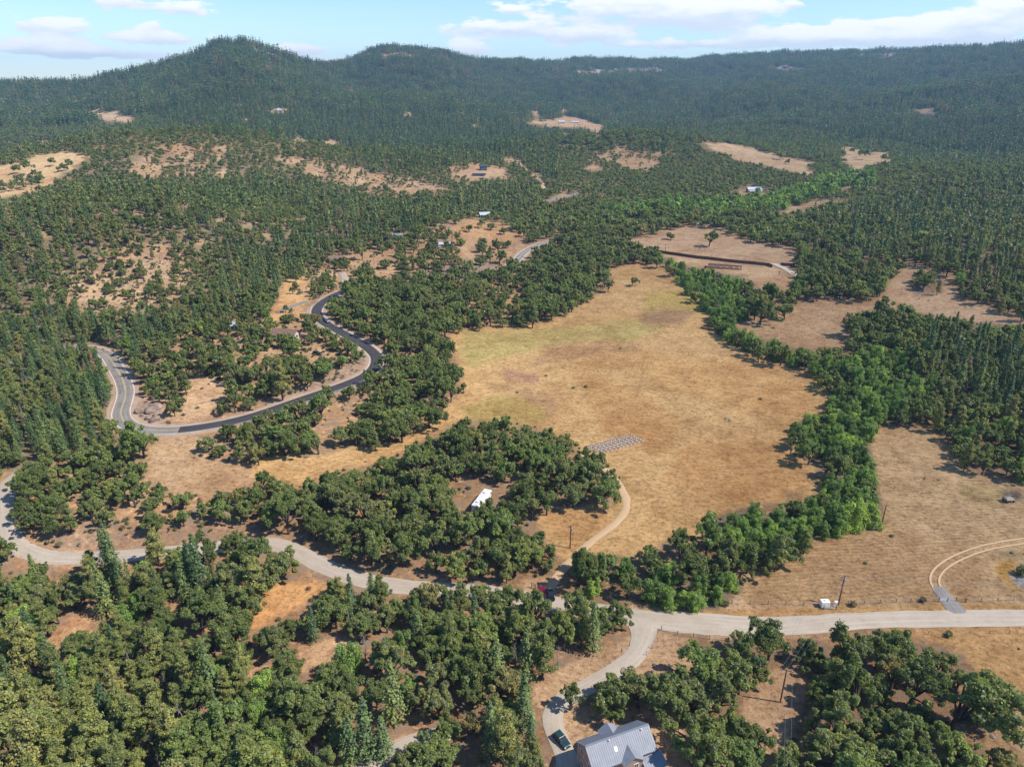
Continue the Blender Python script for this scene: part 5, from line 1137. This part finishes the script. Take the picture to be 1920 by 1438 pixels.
# ------------------------------------------------------------------ highway furniture
k0 = int(np.argmin(np.hypot(up[0] - 715, up[1] - 685))); k1 = int(np.argmin(np.hypot(up[0] - 420, up[1] - 794)))
D_ = np.gradient(HWY[:, :2], axis=0); D_ /= np.linalg.norm(D_, axis=1)[:, None]; Nn = np.column_stack([-D_[:, 1], D_[:, 0]])
side = 1 if project(HWY[k1, 0] + Nn[k1, 0] * 5, HWY[k1, 1] + Nn[k1, 1] * 5, HWY[k1, 2])[1] > up[1][k1] else -1
gr_ = thing('guardrail', 'galvanised steel guardrail along the outer edge of the black highway', 'guardrail', tuple(HWY[k0])); org = Vector(HWY[k0]); RP = []
for k in range(k0, k1 + 1):
    q = Vector((HWY[k, 0] + side * Nn[k, 0] * 4.4, HWY[k, 1] + side * Nn[k, 1] * 4.4, HWY[k, 2])) - org; RP.append(q)
    if (k - k0) % 2 == 0: MB().box((q.x, q.y, .35 + q.z), (.16, .16, 1.0)).build('post', M_STEEL if k % 4 else M_POST, gr_)
mb = MB()
for a, b_ in zip(RP[:-1], RP[1:]):
    dz = Vector((0, 0, 1))
    for (h0, h1) in ((.50, .66), (.70, .86)):
        mb.slab([a + dz * h0, b_ + dz * h0, b_ + dz * h1, a + dz * h1], .05)
mb.build('rail', M_STEEL, gr_)
M_REFL = M_WHITE
for k in range(k0, k1, 6):
    q = Vector((HWY[k, 0] - side * Nn[k, 0] * 5.0, HWY[k, 1] - side * Nn[k, 1] * 5.0, HWY[k, 2]))
    if k % 12 == 0: tag(MB().box((0, 0, .5), (.12, .06, 1.2)).build('delineator_post', M_WHITE), 'slim white roadside marker post inside the highway bend', 'marker post', 'white marker posts').location = q
for n_, (u, v, rz, lb) in enumerate(((194, 662, .1, 'yellow arrow sign in the shade at the far end of the sharp bend'), (213, 664, -.1, 'yellow arrow sign beside the dark rock cut'), (223, 678, -.2, 'yellow arrow sign on the rock cut verge above the tree shadow'), (233, 709, -.2, 'large yellow arrow sign halfway round the sharp bend'), (195, 780, .35, 'yellow arrow sign among firs outside the sharp bend'))):
    p = G(u, v); s_ = thing('curve_sign', lb, 'road sign', p, rz, 'yellow curve warning signs')
    MB().box((0, .06, 1.0), (.1, .08, 2.6)).build('post', M_POST, s_); pn = MB().box((0, 0, 1.9), (1.5, .05, .9)).build('panel', M_YEL, s_); ar = MB()
    for dx in (-.35, .05): ar.add([(dx, -.032, 2.2), (dx + .2, -.032, 2.2), (dx + .42, -.032, 1.9), (dx + .2, -.032, 1.6), (dx, -.032, 1.6), (dx + .22, -.032, 1.9)], [(0, 1, 2, 5), (5, 2, 3, 4)])
    ar.build('chevron', M_BLK, pn)

# ------------------------------------------------------------------ farther buildings
M_RROOF = plain('red_brown_roof', (.20, .12, .095), .8, var=.2, scale=1); M_BROOF = plain('blue_white_roof', (.42, .52, .66), .4, .2, .1); M_LROOF = plain('pale_metal_roof', (.58, .61, .64), .35, .3, .08); M_DWALL = plain('dark_wall', (.045, .055, .07), .8); M_BLUEW = plain('blue_wall', (.05, .085, .15), .7); M_BARNR = plain('barn_red', (.21, .045, .04), .8, var=.15); M_GRWALL = plain('grey_wall', (.33, .33, .32), .8); M_CREAM = plain('cream_wall', (.55, .50, .43), .8)
def cottage(label, cat, u, v, L, Wd, eh, rh, rz, wall, roofm, name='house', nwin=3):
    p = G(u, v); zmin = min(gz(p.x + dx, p.y + dy) for dx in (-L / 2, L / 2) for dy in (-Wd / 2, Wd / 2)); r = thing(name, label, cat, (p.x, p.y, max(p.z, zmin) - .1), rz); l, w = L / 2, Wd / 2
    MB().prism([(-w, -3), (w, -3), (w, eh), (0, eh + rh - .15), (-w, eh)], -l, l, 'x').build('wall', wall, r); s = rh / w; o = .6
    for sg in (-1, 1):
        q = [(-l - o, -w - o, eh - o * s), (l + o, -w - o, eh - o * s), (l + o, 0, eh + rh), (-l - o, 0, eh + rh)]
        if sg > 0: q = [(-a, -b_, c_) for a, b_, c_ in q]
        roof_quad(r, 'roof_slope', q, .2, roofm)
    for k in range(nwin): window(r, (-l + (k + .8) * L / (nwin + .6), -w, eh * .55), min(1.6, L / nwin * .45), 1.2, '-y')
    d = MB().box((l * .72, -w - .04, 1.0), (1.0, .06, 2.0)).build('door', M_DWALL, r); MB().box((l * .72 + .35, -w - .1, 1.0), (.06, .06, .15)).build('handle', M_STEEL, d)
    return r
cottage('dark house with pale metal roof on the rise above the highway', 'house', 910, 408, 11, 8, 3.4, 1.9, .25, M_DWALL, M_LROOF)
cottage('low house with grey roof tucked under the firs', 'house', 741, 449, 12, 8, 3, 2.0, .15, M_GRWALL, plain('grey_shingle', (.20, .215, .24), .85)); cottage('house with red brown roof among oaks above the highway bend', 'house', 632, 492, 10, 8, 3, 2.2, .2, M_CREAM, M_RROOF)
cottage('long red brown roofed house among the knoll oaks', 'house', 536, 634, 12, 7, 2.8, 2.0, -.25, M_CREAM, M_RROOF); cottage('pale shed with light roof beside the parked white car', 'shed', 833, 462, 9, 5, 2.6, 1.0, .1, M_GRWALL, M_LROOF, 'shed', 2)
cottage('white metal canopy building among oaks left of the knoll', 'shed', 447, 617, 9, 5, 2.6, .8, -.4, M_DIRTY, M_LROOF, 'shed', 2); cottage('dark blue house in the pinkish clearing below the fir slope', 'house', 906, 319, 9, 8, 5.2, 2.2, .2, M_BLUEW, M_DWALL)
ba = cottage('long barn with white metal roof and red upper wall by the oak woods', 'barn', 1413, 361, 16, 9, 4.2, 2.2, .0, M_BARNR, M_LROOF, 'barn', 4); roof_quad(ba, 'porch_roof', [(-7.5, -8.0, 2.4), (8.2, -8.0, 2.4), (8.2, -4.6, 3.2), (-7.5, -4.6, 3.2)], .15, M_LROOF)
for x_ in (-7, -2, 3, 7.6): MB().box((x_, -7.7, .4), (.2, .2, 4.0)).build('porch_post', M_WHITE, ba)
cottage('distant blue white roofed farm building at the foot of the forest', 'barn', 1540, 240, 26, 9, 3.5, 3, .1, M_GRWALL, M_BROOF, 'barn', 3); cottage('distant pale greenish roofed house on the high forest slope', 'house', 523, 210, 16, 9, 3.5, 3, .1, M_CREAM, M_LROOF); cottage('distant white roofed farmhouse beside the far pasture', 'house', 1053, 231, 16, 9, 3.5, 3, .0, M_CREAM, M_LROOF); cottage('distant long white shed right of the white roofed farmhouse', 'shed', 1078, 231, 20, 8, 3, 2, .0, M_DIRTY, M_LROOF, 'shed'); cottage('tiny pale house high in the fir forest', 'house', 1215, 192, 18, 9, 4, 3, .0, M_CREAM, M_LROOF)
cottage('small grey shed at the back of the upper field', 'shed', 1310, 423, 6, 4, 2.6, 1, .1, M_DIRTY, M_LROOF, 'shed', 2); cottage('pale cabin beside the lone upper field oak', 'cabin', 1344, 424, 7, 5, 2.8, 1.2, -.1, M_GRWALL, M_LROOF, 'cabin', 2)
p = G(898, 330); sa = thing('solar_array', 'ground mounted dark solar array below the dark blue house', 'solar panels', p, .05); M_PV = plain('solar_cell', (.03, .04, .075), .15, .2, .1, 1, .6)
for i in range(6):
    for j in range(2): MB().slab([(-9 + i * 3 + .05, -2.4 + j * 2.4, .9 + j * 1.1), (-6 + i * 3 - .05, -2.4 + j * 2.4, .9 + j * 1.1), (-6 + i * 3 - .05, -.06 + j * 2.4, 1.97 + j * 1.1), (-9 + i * 3 + .05, -.06 + j * 2.4, 1.97 + j * 1.1)], .08).build('panel', M_PV, sa)
for i in range(7): MB().box((-9 + i * 3, 0, .6), (.15, .15, 2.6)).build('leg', M_STEEL, sa)
p = G(1890, 940); fw = thing('farm_wagon', 'weathered grey flat wagon at the edge of the mown field', 'wagon', p, .15)
MB().box((0, 0, 1.0), (3.2, 2.0, .14)).build('bed', M_DEAD, fw); MB().box((0, .97, 1.35), (3.2, .07, .6)).build('side_board', M_DEAD, fw); MB().box((-1.56, 0, 1.35), (.07, 1.9, .6)).build('end_board', M_DEAD, fw); MB().tube([(-1.6, 0, .8), (-2.9, 0, .5)], .07, 6).build('drawbar', M_POST, fw)
for x_ in (-1, 1):
    for s in (-1, 1): MB().cyl((x_, s * .95, .4), .42, .18, 14, 'y').build('wheel', M_RUB, fw)
# boulders and rocks
def rock_mesh(seed, sq=.7):
    bm = bmesh.new(); bmesh.ops.create_icosphere(bm, subdivisions=2, radius=1.0); rg_ = random.Random(seed); ph = [Vector((rg_.uniform(-1, 1), rg_.uniform(-1, 1), rg_.uniform(-1, 1))).normalized() for _ in range(9)]; cut = [rg_.uniform(.55, .95) for _ in ph]
    for v_ in bm.verts:
        for n_, c_ in zip(ph, cut):
            d = v_.co.dot(n_)
            if d > c_: v_.co -= n_ * (d - c_)
        v_.co.z *= sq
    me = bpy.data.meshes.new('rock'); bm.to_mesh(me); bm.free(); return me
RK = [rock_mesh(i) for i in range(6)]
for i, m_ in enumerate(RK): m_.materials.append(M_ROCK if i < 4 else M_GROCK)
def rocks(n, px, lo, hi, label, group, grey=False):
    (ua, va), (ub, vb) = pts(px)
    for _ in range(n):
        p = G(random.uniform(ua, ub), random.uniform(va, vb))
        if not road_clear(p.x, p.y, .6): continue
        s = random.uniform(lo, hi); o = link('boulder', RK[random.choice((4, 5) if grey else (0, 1, 2, 3))], None, (p.x, p.y, p.z + s * .15), random.random() * 6, (s * random.uniform(.8, 1.4), s, s * random.uniform(.7, 1.3))); tag(o, label, 'rock', group)
rocks(34, '240,745 300,800', .7, 2.4, 'brown rock of the road cut inside the sharp highway bend', 'rocks of the road cut'); rocks(12, '226,660 262,720', .5, 1.6, 'brown rock on the verge below the upper yellow signs', 'rocks on the verge by the signs'); rocks(26, '800,498 940,514', .5, 1.5, 'brown rock on the cut bank above the highway', 'rocks on the upper cut bank')
rocks(5, '1062,938 1100,948', .4, 1.1, 'dark grey rock at the grove edge beside the dirt track', 'grey rocks by the dirt track', True); rocks(3, '1130,925 1145,945', .6, 1.2, 'dark grey rock under the last oak of the grove', 'grey rocks under the end oak', True); rocks(3, '1355,785 1368,792', .5, .9, 'dark grey rock lying in the open golden meadow', 'grey rocks in the meadow', True); rocks(8, '1850,1330 1915,1390', .3, .7, 'flat grey rock in the dry grass below the road bank', 'flat rocks in the lower pasture', True)
p = G(677, 1410); tag(link('boulder', RK[4], None, (p.x, p.y, p.z + .3), .4, .9), 'rounded grey boulder at the edge of the lower gravel drive', 'rock')
rocks(7, '1445,126 1510,134', 6, 14, 'pale cliff rock high on the far ridge', 'pale rocks on the far ridge'); rocks(16, '1060,130 1245,140', 6, 15, 'pale cliff rock in the long band under the ridge', 'pale rocks in the ridge band')

# ------------------------------------------------------------------ haze
mh, t, out = newmat('haze_air'); pv_ = t.n('ShaderNodeVolumePrincipled'); pv_.inputs['Color'].default_value = (.40, .66, 1.0, 1); pv_.inputs['Density'].default_value = 8.0e-5; pv_.inputs['Anisotropy'].default_value = 0.1; t.link(pv_.outputs[0], out.inputs['Volume'])
hz_ = MB().box((0, 0, 200 - 24), (18400, 18400, 448)).build('haze', mh); tag(hz_, 'thin blue haze filling the valley air', 'haze', kind='stuff')
